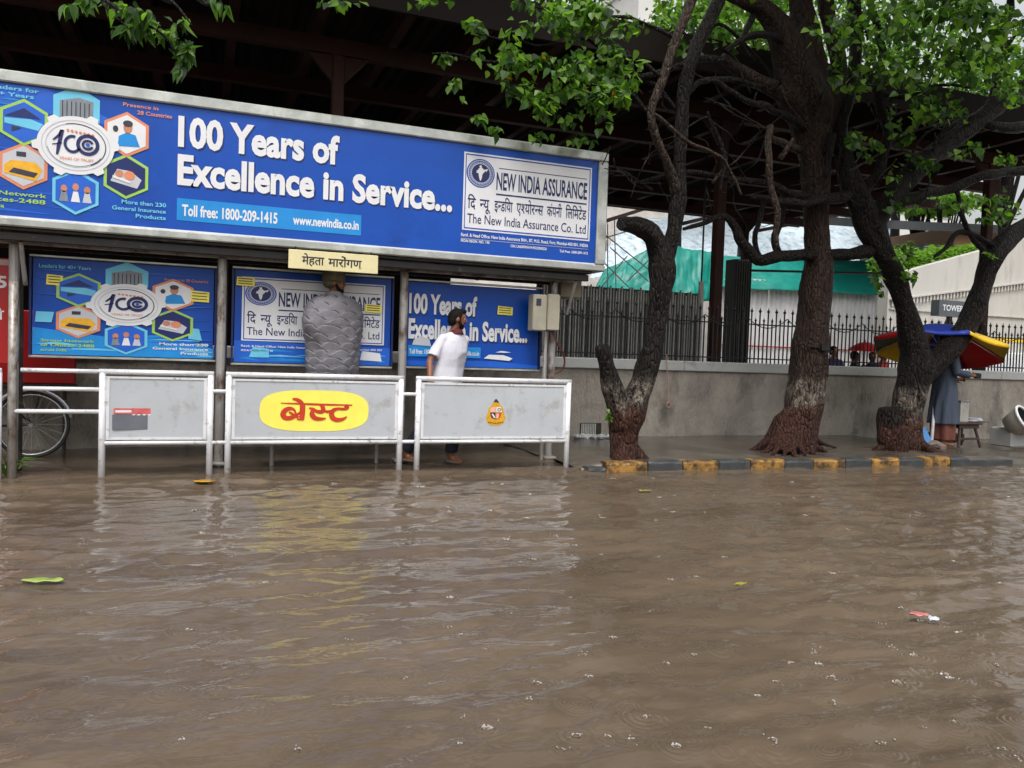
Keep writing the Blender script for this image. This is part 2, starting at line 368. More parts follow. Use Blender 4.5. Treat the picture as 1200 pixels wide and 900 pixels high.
def write(mb, txt, x0, x1, z0, cap, y, mi=0, off=.0, hin=False, slant=0, shear_z=0):
    """lettering in the XZ plane facing -Y between x0 and x1, baseline z0, capital height cap"""
    vs, fs = hindi(txt, off) if hin else glyphs(txt, off)
    if not vs: return
    a = min(v[0] for v in vs); b = max(v[0] for v in vs); sx = (x1 - x0) / (b - a); sz = cap / (.62 if hin else .715)
    mb.add([(x0 + (v[0] - a) * sx + v[1] * sz * slant, y, z0 + v[1] * sz) for v in vs], fs, mi)

# =================================================================== SETTING
def water():
    xs = np.concatenate([np.array([-400, -120, -40, -14, -8, -5]), np.arange(-3.6, 13.5, .034), np.array([16, 22, 40, 120, 400])])
    ys = np.concatenate([np.array([-400, -120, -40, -12, -4, 0, 1]), np.geomspace(1.5, 8.4, 330), np.array([8.6, 9, 9.5, 10, 12, 30, 120, 400])])
    X, Y = np.meshgrid(xs, ys); rng = np.random.RandomState(4)
    Z = np.zeros_like(X)
    for i in range(46):
        lam = float(np.exp(rng.uniform(np.log(.10), np.log(1.1)))); th = R(90 + rng.normal(0, 26)); k = 2 * np.pi / lam
        amp = .0040 * lam ** .72 * rng.uniform(.5, 1.2)
        ph = k * (X * np.cos(th) + Y * np.sin(th)) + rng.uniform(0, 6.28)
        ph += .8 * np.sin(X * rng.uniform(.4, 1.5) + rng.uniform(0, 6)) * np.sin(Y * rng.uniform(.4, 1.2) + rng.uniform(0, 6))
        Z += amp * (np.sin(ph) + .25 * np.sin(2 * ph + 1.3))
    for i in range(90):                                # rings where the rain falls
        cx, cy = rng.uniform(-1.5, 9), rng.uniform(2.2, 7.8); d = np.hypot(X - cx, Y - cy); r0 = rng.uniform(.05, .3)
        Z += .0022 * np.sin((d - r0) * 75) * np.exp(-((d - r0) / .06) ** 2)
    fade = np.clip((xs[None, :] + 3.6) / 1, 0, 1) * np.clip((13.4 - xs[None, :]) / 1, 0, 1) * np.clip((Y - 1.5) / .3, 0, 1) * np.clip((8.4 - Y) / .4, 0, 1)
    Z *= fade * (.62 + .55 * (.5 + .5 * np.sin(X * .9 + 1.3 * np.sin(Y * .7)) * np.sin(Y * 1.15 + 1.1 * np.sin(X * .6 + 2))) + .18 * np.sin(X * 2.3 + Y * 1.7))
    global WAVE; WAVE = (xs, ys, Z)
    n, mrows = len(xs), len(ys)
    V = np.stack([X, Y, Z], -1).reshape(-1, 3)
    i = np.arange(n - 1)[None, :] + np.arange(mrows - 1)[:, None] * n
    F = np.stack([i, i + 1, i + 1 + n, i + n], -1).reshape(-1, 4)
    me = npmesh('flood_water', V, F); me.polygons.foreach_set('use_smooth', [True] * len(F))
    m = bpy.data.materials.new('muddy_flood_water'); m.use_nodes = True; nd = m.node_tree.nodes; L = m.node_tree.links; b = nd['Principled BSDF']
    tc = nd.new('ShaderNodeTexCoord'); mp = nd.new('ShaderNodeMapping'); mp.inputs['Scale'].default_value = (.45, 1, 1); L.new(tc.outputs['Object'], mp.inputs[0])
    nz = nd.new('ShaderNodeTexNoise'); nz.inputs['Scale'].default_value = .9; nz.inputs['Detail'].default_value = 7; nz.inputs['Roughness'].default_value = .65; L.new(mp.outputs[0], nz.inputs['Vector'])
    rp = nd.new('ShaderNodeValToRGB'); rp.color_ramp.elements[0].position = .3; rp.color_ramp.elements[1].position = .72
    rp.color_ramp.elements[0].color = (.074, .054, .037, 1); rp.color_ramp.elements[1].color = (.146, .108, .075, 1)
    L.new(nz.outputs['Fac'], rp.inputs[0]); L.new(rp.outputs[0], b.inputs['Base Color'])
    b.inputs['Roughness'].default_value = .06; b.inputs['IOR'].default_value = 1.333
    f1 = nd.new('ShaderNodeTexNoise'); f1.inputs['Scale'].default_value = 15; f1.inputs['Detail'].default_value = 4; L.new(mp.outputs[0], f1.inputs['Vector'])
    b1 = nd.new('ShaderNodeBump'); b1.inputs['Strength'].default_value = .5; b1.inputs['Distance'].default_value = .012; L.new(f1.outputs['Fac'], b1.inputs['Height'])
    vo = nd.new('ShaderNodeTexVoronoi'); vo.inputs['Scale'].default_value = 5; L.new(tc.outputs['Object'], vo.inputs['Vector'])
    mu = nd.new('ShaderNodeMath'); mu.operation = 'MULTIPLY'; mu.inputs[1].default_value = 34; L.new(vo.outputs['Distance'], mu.inputs[0])
    sn = nd.new('ShaderNodeMath'); sn.operation = 'SINE'; L.new(mu.outputs[0], sn.inputs[0])
    mr = nd.new('ShaderNodeMapRange'); mr.inputs['From Min'].default_value = .5; mr.inputs['From Max'].default_value = .1; L.new(vo.outputs['Distance'], mr.inputs['Value'])
    mm = nd.new('ShaderNodeMath'); mm.operation = 'MULTIPLY'; L.new(sn.outputs[0], mm.inputs[0]); L.new(mr.outputs[0], mm.inputs[1])
    b2 = nd.new('ShaderNodeBump'); b2.inputs['Strength'].default_value = .12; b2.inputs['Distance'].default_value = .01; L.new(mm.outputs[0], b2.inputs['Height']); L.new(b1.outputs[0], b2.inputs['Normal'])
    L.new(b2.outputs[0], b.inputs['Normal'])
    me.materials.append(m); MATS['flood'] = m; tag(link('flood_water', me), kind='structure')
def npmesh(name, V, F):
    me = bpy.data.meshes.new(name); V = np.asarray(V, np.float32); F = np.asarray(F, np.int32); k = F.shape[1]
    me.vertices.add(len(V)); me.vertices.foreach_set('co', V.ravel()); me.loops.add(F.size); me.loops.foreach_set('vertex_index', F.ravel())
    me.polygons.add(len(F)); me.polygons.foreach_set('loop_start', np.arange(0, F.size, k, dtype=np.int32))
    me.update(calc_edges=True); me.validate(); return me
water()
MB().add([(-400, -400, -.25), (400, -400, -.25), (400, 400, -.25), (-400, 400, -.25)], [(0, 1, 2, 3)]).build('ground', PAVE, kind='structure')

def kerb_y(x): return 7.66 - (x - 4.2) * .052
# floor of the shelter: uneven, awash
def uneven(name, x0, x1, y0f, y1, z, amp, m, nx=120, ny=60, skirt=.3, edge=None):
    V = []; F = []
    for j in range(ny + 1):
        for i in range(nx + 1):
            x = x0 + (x1 - x0) * i / nx; ya = y0f(x); y = ya + (y1 - ya) * j / ny
            zz = z + amp * noise.noise(Vector((x * 1.3, y * 1.7, 0))) + amp * .4 * noise.noise(Vector((x * 5, y * 5, 3)))
            if edge: zz -= edge(x, y)
            V.append((x, y, zz))
    for j in range(ny):
        for i in range(nx): a = j * (nx + 1) + i; F.append((a, a + 1, a + nx + 2, a + nx + 1))
    b = len(V)
    for i in range(nx + 1): V.append((V[i][0], V[i][1], z - skirt))
    for i in range(nx): F.append((b + i, b + i + 1, i + 1, i))
    me = npmesh(name, V, F); me.materials.append(m); me.polygons.foreach_set('use_smooth', [True] * len(F)); return tag(link(name, me), kind='structure')
uneven('shelter_floor', -9, 3.9, lambda x: 8.22 + .06 * math.sin(x * 2.1) + .05 * math.sin(x * 5.3), 12, .012, .022, PAVE2, edge=lambda x, y: max(0, .07 - (y - 8.2) * .18))
uneven('pavement', 3.9, 17, lambda x: kerb_y(x) + .11, 11, .100, .012, PAVE, edge=lambda x, y: .07 * max(0, min(1, (x - 10.0) / .6)) + .03 * max(0, min(1, (x - 10.8) / 1.)) + .08 * max(0, min(1, (4.25 - x) / .35)))
MB().box(-30, 60, 11, 40, -.2, .1).build('yard_ground', mat('yard_concrete', (.34, .32, .29), .6), kind='structure')
# kerb: a bed with painted stones
kb = MB(); kb.add([(3.7, kerb_y(3.7) + .02, -.2), (10.1, kerb_y(10.1) + .02, -.2), (10.1, kerb_y(10.1) + .13, -.2), (3.7, kerb_y(3.7) + .13, -.2),
        (3.7, kerb_y(3.7) + .02, .0), (10.1, kerb_y(10.1) + .02, .06), (10.1, kerb_y(10.1) + .13, .06), (3.7, kerb_y(3.7) + .13, .0)],
       [(0, 1, 5, 4), (1, 2, 6, 5), (2, 3, 7, 6), (3, 0, 4, 7), (4, 5, 6, 7), (3, 2, 1, 0)])
kerb = kb.build('kerb', K_BLK, kind='structure')
edges = [PZ(x, 546, .05).x for x in (684, 706, 757, 800, 845, 885, 928, 965, 1006, 1040, 1076, 1108, 1143, 1169)]
random.seed(3)
for i in range(len(edges) - 1):
    a, b = edges[i] + .006, edges[i + 1] - .006; yel = i % 2 == 1; m = MB()
    za = -.02 if i == 0 else .105 + random.uniform(-.008, .008)
    if i == 0: za = .045
    nseg = 8; vs = []; fs = []
    prof = [(0, -.18), (0, za - .03), (.008, za - .008), (.03, za), (.15, za), (.15, -.18)]
    for k in range(nseg + 1):
        x = a + (b - a) * k / nseg
        for q, (dy, z) in enumerate(prof):
            e = .012 * noise.noise(Vector((x * 9, z * 20, i))) if 0 < q < 5 else .0
            vs.append((x, kerb_y(x) + dy - e, z + e))
    np_ = len(prof)
    for k in range(nseg):
        for q in range(np_): fs.append((k * np_ + q, (k + 1) * np_ + q, (k + 1) * np_ + (q + 1) % np_, k * np_ + (q + 1) % np_))
    fs += [tuple(range(np_)), tuple(range((nseg + 1) * np_ - 1, nseg * np_ - 1, -1))]
    m.add(vs, fs); m.build('kerb_stone', K_YEL if yel else K_BLK, kerb)

# ------------------------------------------------------------------ boundary wall, coping, vent
WY = 10.2
wall = thing('boundary_wall', (5, WY, 0), 'long rendered grey wall with pale coping, behind the trees and the shelter', 'wall')
wm = MB(); nx = 260; nz = 14
vs = []; fs = []
for j in range(nz + 1):
    for i in range(nx + 1):
        x = -9 + 27 * i / nx; z = -.1 + 1.18 * j / nz
        vs.append((x, WY + .014 * noise.noise(Vector((x * 1.5, z * 2, 1))) + .006 * noise.noise(Vector((x * 9, z * 9, 5))), z))
for j in range(nz):
    for i in range(nx): a = j * (nx + 1) + i; fs.append((a, a + 1, a + nx + 2, a + nx + 1))
wm.add(vs, fs).box(-9, 18, WY + .03, WY + .24, -.1, 1.08).build('wall_face', WALLM, wall, smooth=False)
x = -9
while x < 18:
    MB().bbox(x + .004, min(x + 2.25, 18) - .004, WY - .045, WY + .27, 1.082, 1.235, .012).build('coping_stone', COPING, wall); x += 2.25
v0 = P(680, 508, WY - .02); v1 = P(705, 490, WY - .02)
vent = MB().box(v0.x, v1.x, WY - .02, WY - .004, .12, .30).build('vent_frame', DARKMETAL, wall)
for i in range(9): MB().box(v0.x + .01 + i * .027, v0.x + .024 + i * .027, WY - .034, WY - .018, .13, .29).build('vent_bar', PALE_BAR, vent)
# heap of rubbish at the wall foot
def rubble(cx, cy, z, n, rad, name, label, m, cat, seed):
    random.seed(seed); mb = MB()
    for _ in range(n):
        a = random.uniform(0, 6.28); r = rad * random.random(); c = Vector((cx + r * math.cos(a), cy + r * .4 * math.sin(a), z + random.uniform(0, .04))); s_ = random.uniform(.02, .06)
        mb.sph(c, (s_ * random.uniform(.7, 1.6), s_, s_ * random.uniform(.4, .9)), 6)
    return mb.build(name, m, None, loc=(cx, cy, z), label=label, cat=cat, kind='stuff')
rubble(5.2, 9.95, .1, 40, .32, 'litter_heap', 'pale heap of wet litter under the wall vent', mat('wet_litter', (.4, .41, .42), .5, 0, .5, 12), 'litter', 2)
rubble(7.05, 8.15, .11, 14, .18, 'litter_scraps', 'dark scraps of litter by the roots of the middle tree', WOOD_D, 'litter', 5)
rubble(9.6, 8.3, .1, 16, .2, 'litter_debris', 'brown debris at the foot of the forked tree', WOOD_D, 'litter', 6)

# ------------------------------------------------------------------ iron railing on the wall
rail = thing('iron_railing', (9, WY + .1, 1.235), 'black iron railing with ball-topped pickets and chains along the wall coping', 'railing')
RX0, RX1 = 4.05, 17.6; step = .080; ys = WY + .1
pick_t = MB().tube([(0, 0, 0), (0, 0, .80)], .0125, 6).sph((0, 0, .82), .024, 8).tube([(0, 0, .84), (0, 0, .885)], [.012, .001], 5).mesh('picket', IRON)
pick_s = MB().tube([(0, 0, 0), (0, 0, .66)], .0125, 6).sph((0, 0, .675), .020, 8).tube([(0, 0, .69), (0, 0, .73)], [.010, .001], 5).mesh('picket', IRON)
k = 0; x = RX0
while x < RX1:
    o = link('picket', pick_t if k % 2 == 0 else pick_s, rail); o.location = (x - 9, 0, 0); k += 1; x += step
for z in (.06, .60): MB().box(RX0, RX1, ys - .006, ys + .006, 1.235 + z, 1.235 + z + .02).build('rail', IRON, rail)
x = RX0
while x < RX1 - .8:                                    # chain swags
    pts = [(x + .78 * t, ys - .02, 1.235 + .72 - .16 * (1 - (2 * t - 1) ** 2)) for t in np.linspace(0, 1, 9)]
    MB().tube(pts, .008, 5).build('chain', IRON, rail); x += .78

# ------------------------------------------------------------------ hoardings behind the railing
hd = thing('dark_hoarding', (7, 12.9, .1), 'dark sheet hoarding with pale upright slats behind the railing, right of the shelter', 'hoarding')
xa, xb = 5.6, 8.95
MB().box(xa, xb, 12.98, 13.03, .1, 2.53).build('sheet', DARK_SHEET, hd)
slat = MB().box(-.012, .012, -.02, .02, 0, 2.42).mesh('slat', PALE_BAR)
n = 58
for i in range(n):
    o = link('slat', slat, hd); o.location = (xa + .03 + (xb - xa - .06) * i / (n - 1) - 7, .05 + .004 * (i % 3), .0); o.scale = (1 if i % 4 else .6, 1, 1 + .02 * math.sin(i * 1.7))
HY = 22.6; hx0, hx1, hz1 = P(829, 420, HY).x, P(1052, 420, HY).x, P(930, 333, HY).z
wh = thing('white_hoarding', (18, HY, .1), 'white corrugated sheet hoarding behind the railing under the teal tarpaulin', 'hoarding')
def corr(mb, x0, x1, y, z0, z1, pitch=.19, d=.05):
    n = max(2, int((x1 - x0) / pitch)); vs = []
    for i in range(n * 4 + 1):
        xx = x0 + (x1 - x0) * i / (n * 4); yy = y + (0, 0, d, d)[i % 4]; vs += [(xx, yy, z0), (xx, yy, z1)]
    mb.add(vs, [(2 * i, 2 * i + 2, 2 * i + 3, 2 * i + 1) for i in range(n * 4)])
    return mb
k = 0; x = hx0; wsh = (hx1 - hx0) / 7
while x < hx1 - .1:
    corr(MB(), x, x + wsh - .01, HY + .012 * (k % 2), .1, hz1 + .1 * math.sin(k * 2.2)).build('sheet', WHITE_SHEET, wh); x += wsh; k += 1
z_ = P(900, 407, HY).z; MB().box(hx0, hx1, HY - .04, HY - .015, z_, z_ + .04).build('red_stripe', RED, wh)
db = thing('slatted_block', (9.3, 12.6, .1), 'tall dark slatted block standing left against the white hoarding', 'cabinet')
p = P(857, 420, 12.6); q = P(881, 305, 12.6)
MB().box(p.x, q.x, 12.6, 12.9, .1, q.z).build('body', DARK_SHEET, db)
for i in range(7): MB().box(p.x + .02 + i * .055, p.x + .035 + i * .055, 12.575, 12.602, .15, q.z - .03).build('slat', DARKMETAL, db)
tp = thing('thin_pole', (P(822, 420, 12.4).x, 12.4, .1), 'thin dark pole left of the canopy column, with a thicker grey foot', 'pole')
p = P(822, 330, 12.4)
MB().tube([(p.x, 12.4, .1), (p.x, 12.4, p.z)], .05, 10).build('foot', PALE_BAR, tp)
MB().tube([(p.x, 12.4, p.z), (p.x, 12.4, 5.15)], .017, 8).build('shaft', IRON, tp)

# tarpaulins draped on poles
def drape(name, corners, sag, m, label, seed, nx=40, ny=20, wr=.06, cat='tarpaulin'):
    a, b, c, d = [Vector(q) for q in corners]; V = []; F = []
    for j in range(ny + 1):
        for i in range(nx + 1):
            u, v = i / nx, j / ny; p = (a * (1 - u) + b * u) * (1 - v) + (d * (1 - u) + c * u) * v
            p = p + Vector((0, -1, .6)) * wr * (noise.noise(Vector((u * 6 + seed, v * 3, 0))) + .5 * noise.noise(Vector((u * 17 + seed, v * 7, 2)))) - Vector((0, 0, sag * 4 * u * (1 - u) * (.4 + .6 * abs(math.sin(u * 6.3 + seed)))))
            V.append(p)
    for j in range(ny):
        for i in range(nx): q = j * (nx + 1) + i; F.append((q, q + 1, q + nx + 2, q + nx + 1))
    mb = MB(); mb.add(V, F); o = mb.build(name, m, None, True, loc=a, label=label, cat=cat)
    so_ = o.modifiers.new('thickness', 'SOLIDIFY'); so_.thickness = .008; return o
Y = 22.9
drape('tarpaulin', [P(840, 336, Y - .6), P(1032, 346, Y - .6), P(1026, 306, Y + .6), P(838, 300, Y + .6)], .0, TEAL, 'teal tarpaulin stretched flat above the white hoarding', 3)
drape('tarpaulin', [P(780, 352, Y), P(838, 352, Y), P(838, 296, Y + .9), P(776, 284, Y + .9)], .05, TEAL, 'rumpled teal tarpaulin just right of the near tree trunk', 8, wr=.07)
drape('tarpaulin', [P(690, 352, Y), P(780, 340, Y), P(778, 282, Y + .9), P(708, 316, Y + .9)], .06, TEAL, 'sagging teal netting beside the right edge of the billboard', 12, wr=.10)
drape('tarpaulin', [P(690, 326, 24.5), P(1060, 318, 24.5), P(1046, 250, 30), P(735, 255, 29)], .0, BTARP, 'pale blue-grey tarpaulin roof sloping up behind the teal sheets', 21, wr=.22, nx=80)
for i, (a, b) in enumerate([((700, 262), (770, 240)), ((860, 255), (1000, 228)), ((800, 262), (900, 238)), ((890, 270), (1030, 243)), ((1000, 256), (1100, 236))]):
    q = P(*a, 18.8); r_ = P(*b, 22); t = thing('roof_truss_bar', q, ['red steel bar slanting right of the billboard corner', 'red steel bar sloping above the pale blue roof, left of the middle tree', 'short red bar sloping over the pale roof near the column', 'lower red bar sloping across the middle trunk', 'red bar sloping right of the forked tree'][i], 'steel bar', 'red bars under the canopy')
    MB().tube([q, r_], .07, 4).build('bar', OXIDE, t)
# white line scaffold by the billboard
sc = thing('rope_lattice', P(720, 330, 18.2), 'slanting white poles and ropes beside the billboard edge', 'scaffold')
for a, b in [((712, 345), (712, 262)), ((722, 345), (720, 258)), ((700, 342), (735, 300)), ((715, 290), (760, 330)), ((700, 300), (745, 345)), ((705, 280), (765, 262)), ((735, 330), (765, 300)), ((700, 268), (765, 320))]:
    MB().tube([P(*a, 18.2), P(*b, 18.3)], .016, 5).build('pole', PWHITE, sc)

# ------------------------------------------------------------------ buildings beyond
def building(name, x0, x1, y0, y1, z1, m, label, cols, rows, wz=1.3, z_first=1.0, wfrac=.5):
    t = thing(name, ((x0 + x1) / 2, y0, .1), label, 'building'); MB().box(x0, x1, y0, y1, .1, z1).build('wall', m, t)
    MB().box(x0 - .15, x1 + .15, y0 - .15, y1 + .15, z1, z1 + .3).build('parapet', m, t)
    cw = (x1 - x0) / cols; rh = (z1 - z_first) / rows
    fm = MB().box(-cw * wfrac / 2, cw * wfrac / 2, -.06, .02, 0, wz).mesh('window_frame', PALE_BAR)
    pm = MB().box(-cw * wfrac / 2 + .06, cw * wfrac / 2 - .06, -.075, -.061, .06, wz - .06).mesh('pane', GLASS_D)
    for r_ in range(rows):
        for c in range(cols):
            f = link('window', fm, t); f.location = (x0 + cw * (c + .5) - t.location.x, 0, z_first + rh * r_ + .3); g = link('pane', pm, f)
    return t
building('pale_building', 22, 30.5, 39, 46, 22, BPLASTER, 'tall pale building above the canopy behind the middle tree', 6, 5)
building('pale_building', 11.6, 17, 39.5, 46, 18.5, BPLASTER, 'pale block seen above the canopy left of the foliage', 4, 4)
building('pale_building', 33, 43, 36, 44, 16, BPLASTER, 'pale building far behind the foliage at right', 6, 5)
building('low_white_building', 11, 32, 33, 38, 9.6, mat('pinkish_plaster', (.68, .64, .61), .8, 0, .2, 2), 'low whitish building under the canopy behind the tarpaulins', 9, 2, 1.0)

# cream wall of the ramp at right, with dentils, hedge and sign
ramp = thing('ramp_wall', (21, 17, .1), 'cream concrete wall with a rising top edge and a dentil band, behind the umbrella', 'wall')
def rt(x): return 3.96 + (x - 18.53) * .279
def rd(x): return 3.39 + (x - 19.8) * .153
xs_ = np.linspace(17.9, 31, 30); vs = []; fs = []
for x in xs_: z1 = max(rt(x), 3.6); vs += [(x, 17, .1), (x, 17, z1), (x, 17.35, z1), (x, 17.35, .1)]
for i in range(len(xs_) - 1):
    for q in range(4): fs.append((i * 4 + q, (i + 1) * 4 + q, (i + 1) * 4 + (q + 1) % 4, i * 4 + (q + 1) % 4)[::-1])
fs += [(0, 1, 2, 3), tuple(range(len(vs) - 1, len(vs) - 5, -1))]
MB().add(vs, fs).build('wall_face', CONC, ramp)
dm = MB(); x = 18.0
while x < 30: z = rd(x); dm.box(x, x + .06, 16.93, 17.0, z - .16, z); x += .13
dm.build('dentils', CONC, ramp, kind='stuff')
MB().add([(17.95, 16.9, rd(17.95)), (30, 16.9, rd(30)), (30, 16.9, rd(30) + .05), (17.95, 16.9, rd(17.95) + .05), (17.95, 17, rd(17.95)), (30, 17, rd(30)), (30, 17, rd(30) + .05), (17.95, 17, rd(17.95) + .05)],
         [(0, 1, 2, 3), (3, 2, 6, 7), (4, 5, 1, 0), (1, 5, 6, 2), (4, 0, 3, 7)]).build('dentil_ledge', CONC, ramp)
MB().box(17.95, 30, 16.95, 17, 2.86, 2.89).build('string_course', PALE_BAR, ramp)
MB().box(20.6, 31, 15.6, 15.75, .1, 2.05).build('yellow_topped_parapet', CONC, ramp)
MB().box(20.6, 31, 15.58, 15.77, 2.05, 2.15).build('yellow_capping', U_Y, ramp)
sg = thing('direction_sign', P(1115, 365, 15), 'dark grey sign with white capitals, half hidden behind the forked tree limb', 'sign')
a = P(1100, 372, 15); b = P(1152, 355, 15)
MB().box(a.x, b.x, 15, 15.25, a.z + .05, b.z).build('board', mat('slate_sign', (.09, .10, .115), .5), sg)
MB().box(a.x + .5, a.x + .6, 15.1, 15.2, .1, a.z + .05).build('post', DARKMETAL, sg)
t_ = MB(); write(t_, 'TOWER EXPRESS', a.x + .12, b.x + .1, a.z + .19, .15, 14.995, off=.015); t_.build('lettering', PWHITE, sg)
pb = thing('peach_building', (23, 21, .1), 'small peach plastered building with a dark flat roof above the hedge', 'building')
a = P(1117, 305, 21); b = P(1152, 270, 21)
MB().box(a.x, b.x + 2, 21, 24, .1, b.z).build('wall', PEACH, pb)
a2 = P(1078, 305, 21.2)
MB().box(a2.x, a.x, 21.0, 24, .1, P(1078, 285, 21).z).build('grey_wall', mat('grey_wall', (.16, .18, .2), .6), pb)
r0 = P(1050, 262, 20.5)
MB().add([(r0.x - 1.5, 20.3, r0.z - .3), (b.x + 2.6, 20.3, b.z - .05), (b.x + 2.6, 24.5, b.z + .6), (r0.x - 1.5, 24.5, r0.z + .5), (r0.x - 1.5, 20.3, r0.z - .02), (b.x + 2.6, 20.3, b.z + .25), (b.x + 2.6, 24.5, b.z + .9), (r0.x - 1.5, 24.5, r0.z + .8)],
         [(3, 2, 1, 0), (4, 5, 6, 7), (0, 1, 5, 4), (1, 2, 6, 5), (2, 3, 7, 6), (3, 0, 4, 7)]).build('roof', ROOF_D, pb)

# ------------------------------------------------------------------ canopy (big dark roof on red steel)
cp = thing('canopy_roof', (5, 12.3, .1), 'huge dark roof on red steel columns spreading behind the billboard and trees', 'canopy')
CX0, CX1, CY0, CY1, CZ = -14, 16.0, 9.45, 18.5, 5.3
sv = []; sf = []; nn = int((CX1 - CX0) / .2) * 4
for i in range(nn + 1):
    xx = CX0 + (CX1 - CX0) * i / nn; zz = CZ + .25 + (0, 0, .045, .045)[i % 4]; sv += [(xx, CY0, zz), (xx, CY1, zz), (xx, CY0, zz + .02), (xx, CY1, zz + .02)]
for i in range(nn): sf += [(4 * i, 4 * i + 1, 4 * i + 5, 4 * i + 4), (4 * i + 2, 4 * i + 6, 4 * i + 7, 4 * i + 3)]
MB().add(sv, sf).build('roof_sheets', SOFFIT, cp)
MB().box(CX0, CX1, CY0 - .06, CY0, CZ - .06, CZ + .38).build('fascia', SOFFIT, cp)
x = CX0 + .3
rf = MB().box(-.06, .06, 0, CY1 - CY0 - .02, 0, .24).mesh('rafter', OXIDE)
while x < CX1: o = link('rafter', rf, cp); o.location = (x - 5, CY0 + .01 - 12.3, CZ - .1); x += 1.0
for y in (10.5, 12.2, 14.0, 15.8, 17.5): MB().box(CX0, CX1, y - .07, y + .07, CZ - .30, CZ - .102).build('beam', OXIDE, cp)
for y in (10.5, 17.5):
    for x in (-10.3, -4.35, 1.57, 7.5, 13.35):
        c = MB().bbox(x - .075, x + .075, y - .075, y + .075, .1, CZ - .302, .012).build('column', OXIDE, cp)
        for s_ in (-1, 1): MB().add([(x + s_ * .077, y - .04, CZ - .31), (x + s_ * .38, y - .04, CZ - .31), (x + s_ * .077, y - .04, CZ - .64), (x + s_ * .077, y + .04, CZ - .31), (x + s_ * .38, y + .04, CZ - .31), (x + s_ * .077, y + .04, CZ - .64)],
                               [(0, 1, 2), (5, 4, 3), (0, 3, 4, 1), (1, 4, 5, 2), (2, 5, 3, 0)]).build('bracket', OXIDE, c)
MB().box(CX0, CX1, CY1 + .005, CY1 + .06, CZ - .12, CZ + .38).build('rear_fascia', SOFFIT, cp)
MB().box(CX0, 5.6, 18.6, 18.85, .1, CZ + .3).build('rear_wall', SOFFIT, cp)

# =================================================================== BUS SHELTER
PY_ = 8.75
sh = thing('bus_shelter', (1.0, 8.65, 0), 'bus shelter of weathered steel posts and dark roof carrying the blue billboard', 'shelter')
for i, x in enumerate((-1.64, .18, 2.065, 3.87)):
    c = MB().tube([(x, 8.62, -.05), (x, 8.62, 2.12)], .045, 12).build('post', POSTM, sh)
    MB().bbox(x - .075, x + .075, 8.545, 8.695, .02, .05, .006).build('base_plate', POSTM, c)
    MB().tube([(x + .035, 8.715, -.05), (x + .035, 8.715, 2.1)], .026, 10).build('rear_tube', DARKMETAL, c)
roof = MB().bbox(-1.95, 4.22, 8.32, 9.55, 2.215, 2.245, .008).build('roof', DARKMETAL, sh)
for y, z in ((8.40, 2.13), (8.66, 2.125), (9.1, 2.13)): MB().bbox(-1.93, 4.2, y - .03, y + .03, z, z + .075, .006).build('beam', DARKMETAL if y != 8.66 else POSTM, sh)
for x in (-1.2, -.4, .5, 1.3, 2.4, 3.2): MB().bbox(x - .02, x + .02, 8.42, 9.5, 2.16, 2.21, .004).build('joist', DARKMETAL, sh)
MB().bbox(4.02, 4.3, 8.75, 9.15, 1.96, 2.2, .01).build('roof_end_box', mat('beige_panel', (.3, .26, .2), .6, 0, .2), sh)
for x in (-1.55, 4.05):                               # struts under the billboard
    MB().tube([(x, 8.62, 1.75), (x, 8.40, 2.12)], .02, 8).build('strut', POSTM, sh)
bn = MB().bbox(.55, 1.95, 8.42, 8.74, .30, .33, .006)
bench = bn.build('bench_seat', POSTM, sh)
for x in (.7, 1.8): MB().tube([(x, 8.6, 0), (x, 8.6, .3)], .022, 8).build('leg', POSTM, bench)

# electric box with conduit and cables on the right post
eb = thing('meter_box', (3.72, 8.52, 1.53), 'beige electric box fixed to the right post of the shelter', 'electric box')
MB().bbox(3.54, 3.715, 8.44, 8.60, 1.53, 1.95, .012).build('cabinet', mat('beige_metal', (.36, .33, .26), .5, 0, .15, 5), eb)
MB().bbox(3.73, 3.89, 8.46, 8.60, 1.54, 1.965, .012).build('cabinet', mat('beige_metal', (.36, .33, .26)), eb)
MB().box(3.575, 3.635, 8.435, 8.441, 1.82, 1.90).build('dial_window', PDARK, eb)
MB().tube([(3.75, 8.54, 0.0), (3.75, 8.54, 1.53)], .024, 8).build('conduit', POSTM, eb)
MB().tube(smooth_path([(3.84, 8.52, 1.54), (3.88, 8.5, 1.40), (3.99, 8.52, 1.24), (3.99, 8.54, 1.1), (3.9, 8.56, 1.04)]), .011, 6).build('cable', mat('red_brown_cable', (.09, .02, .015), .5), eb)
MB().tube(smooth_path([(3.80, 8.54, 1.95), (3.78, 8.5, 2.03), (3.82, 8.52, 2.12)]), .008, 6).build('cable', IRON, eb)

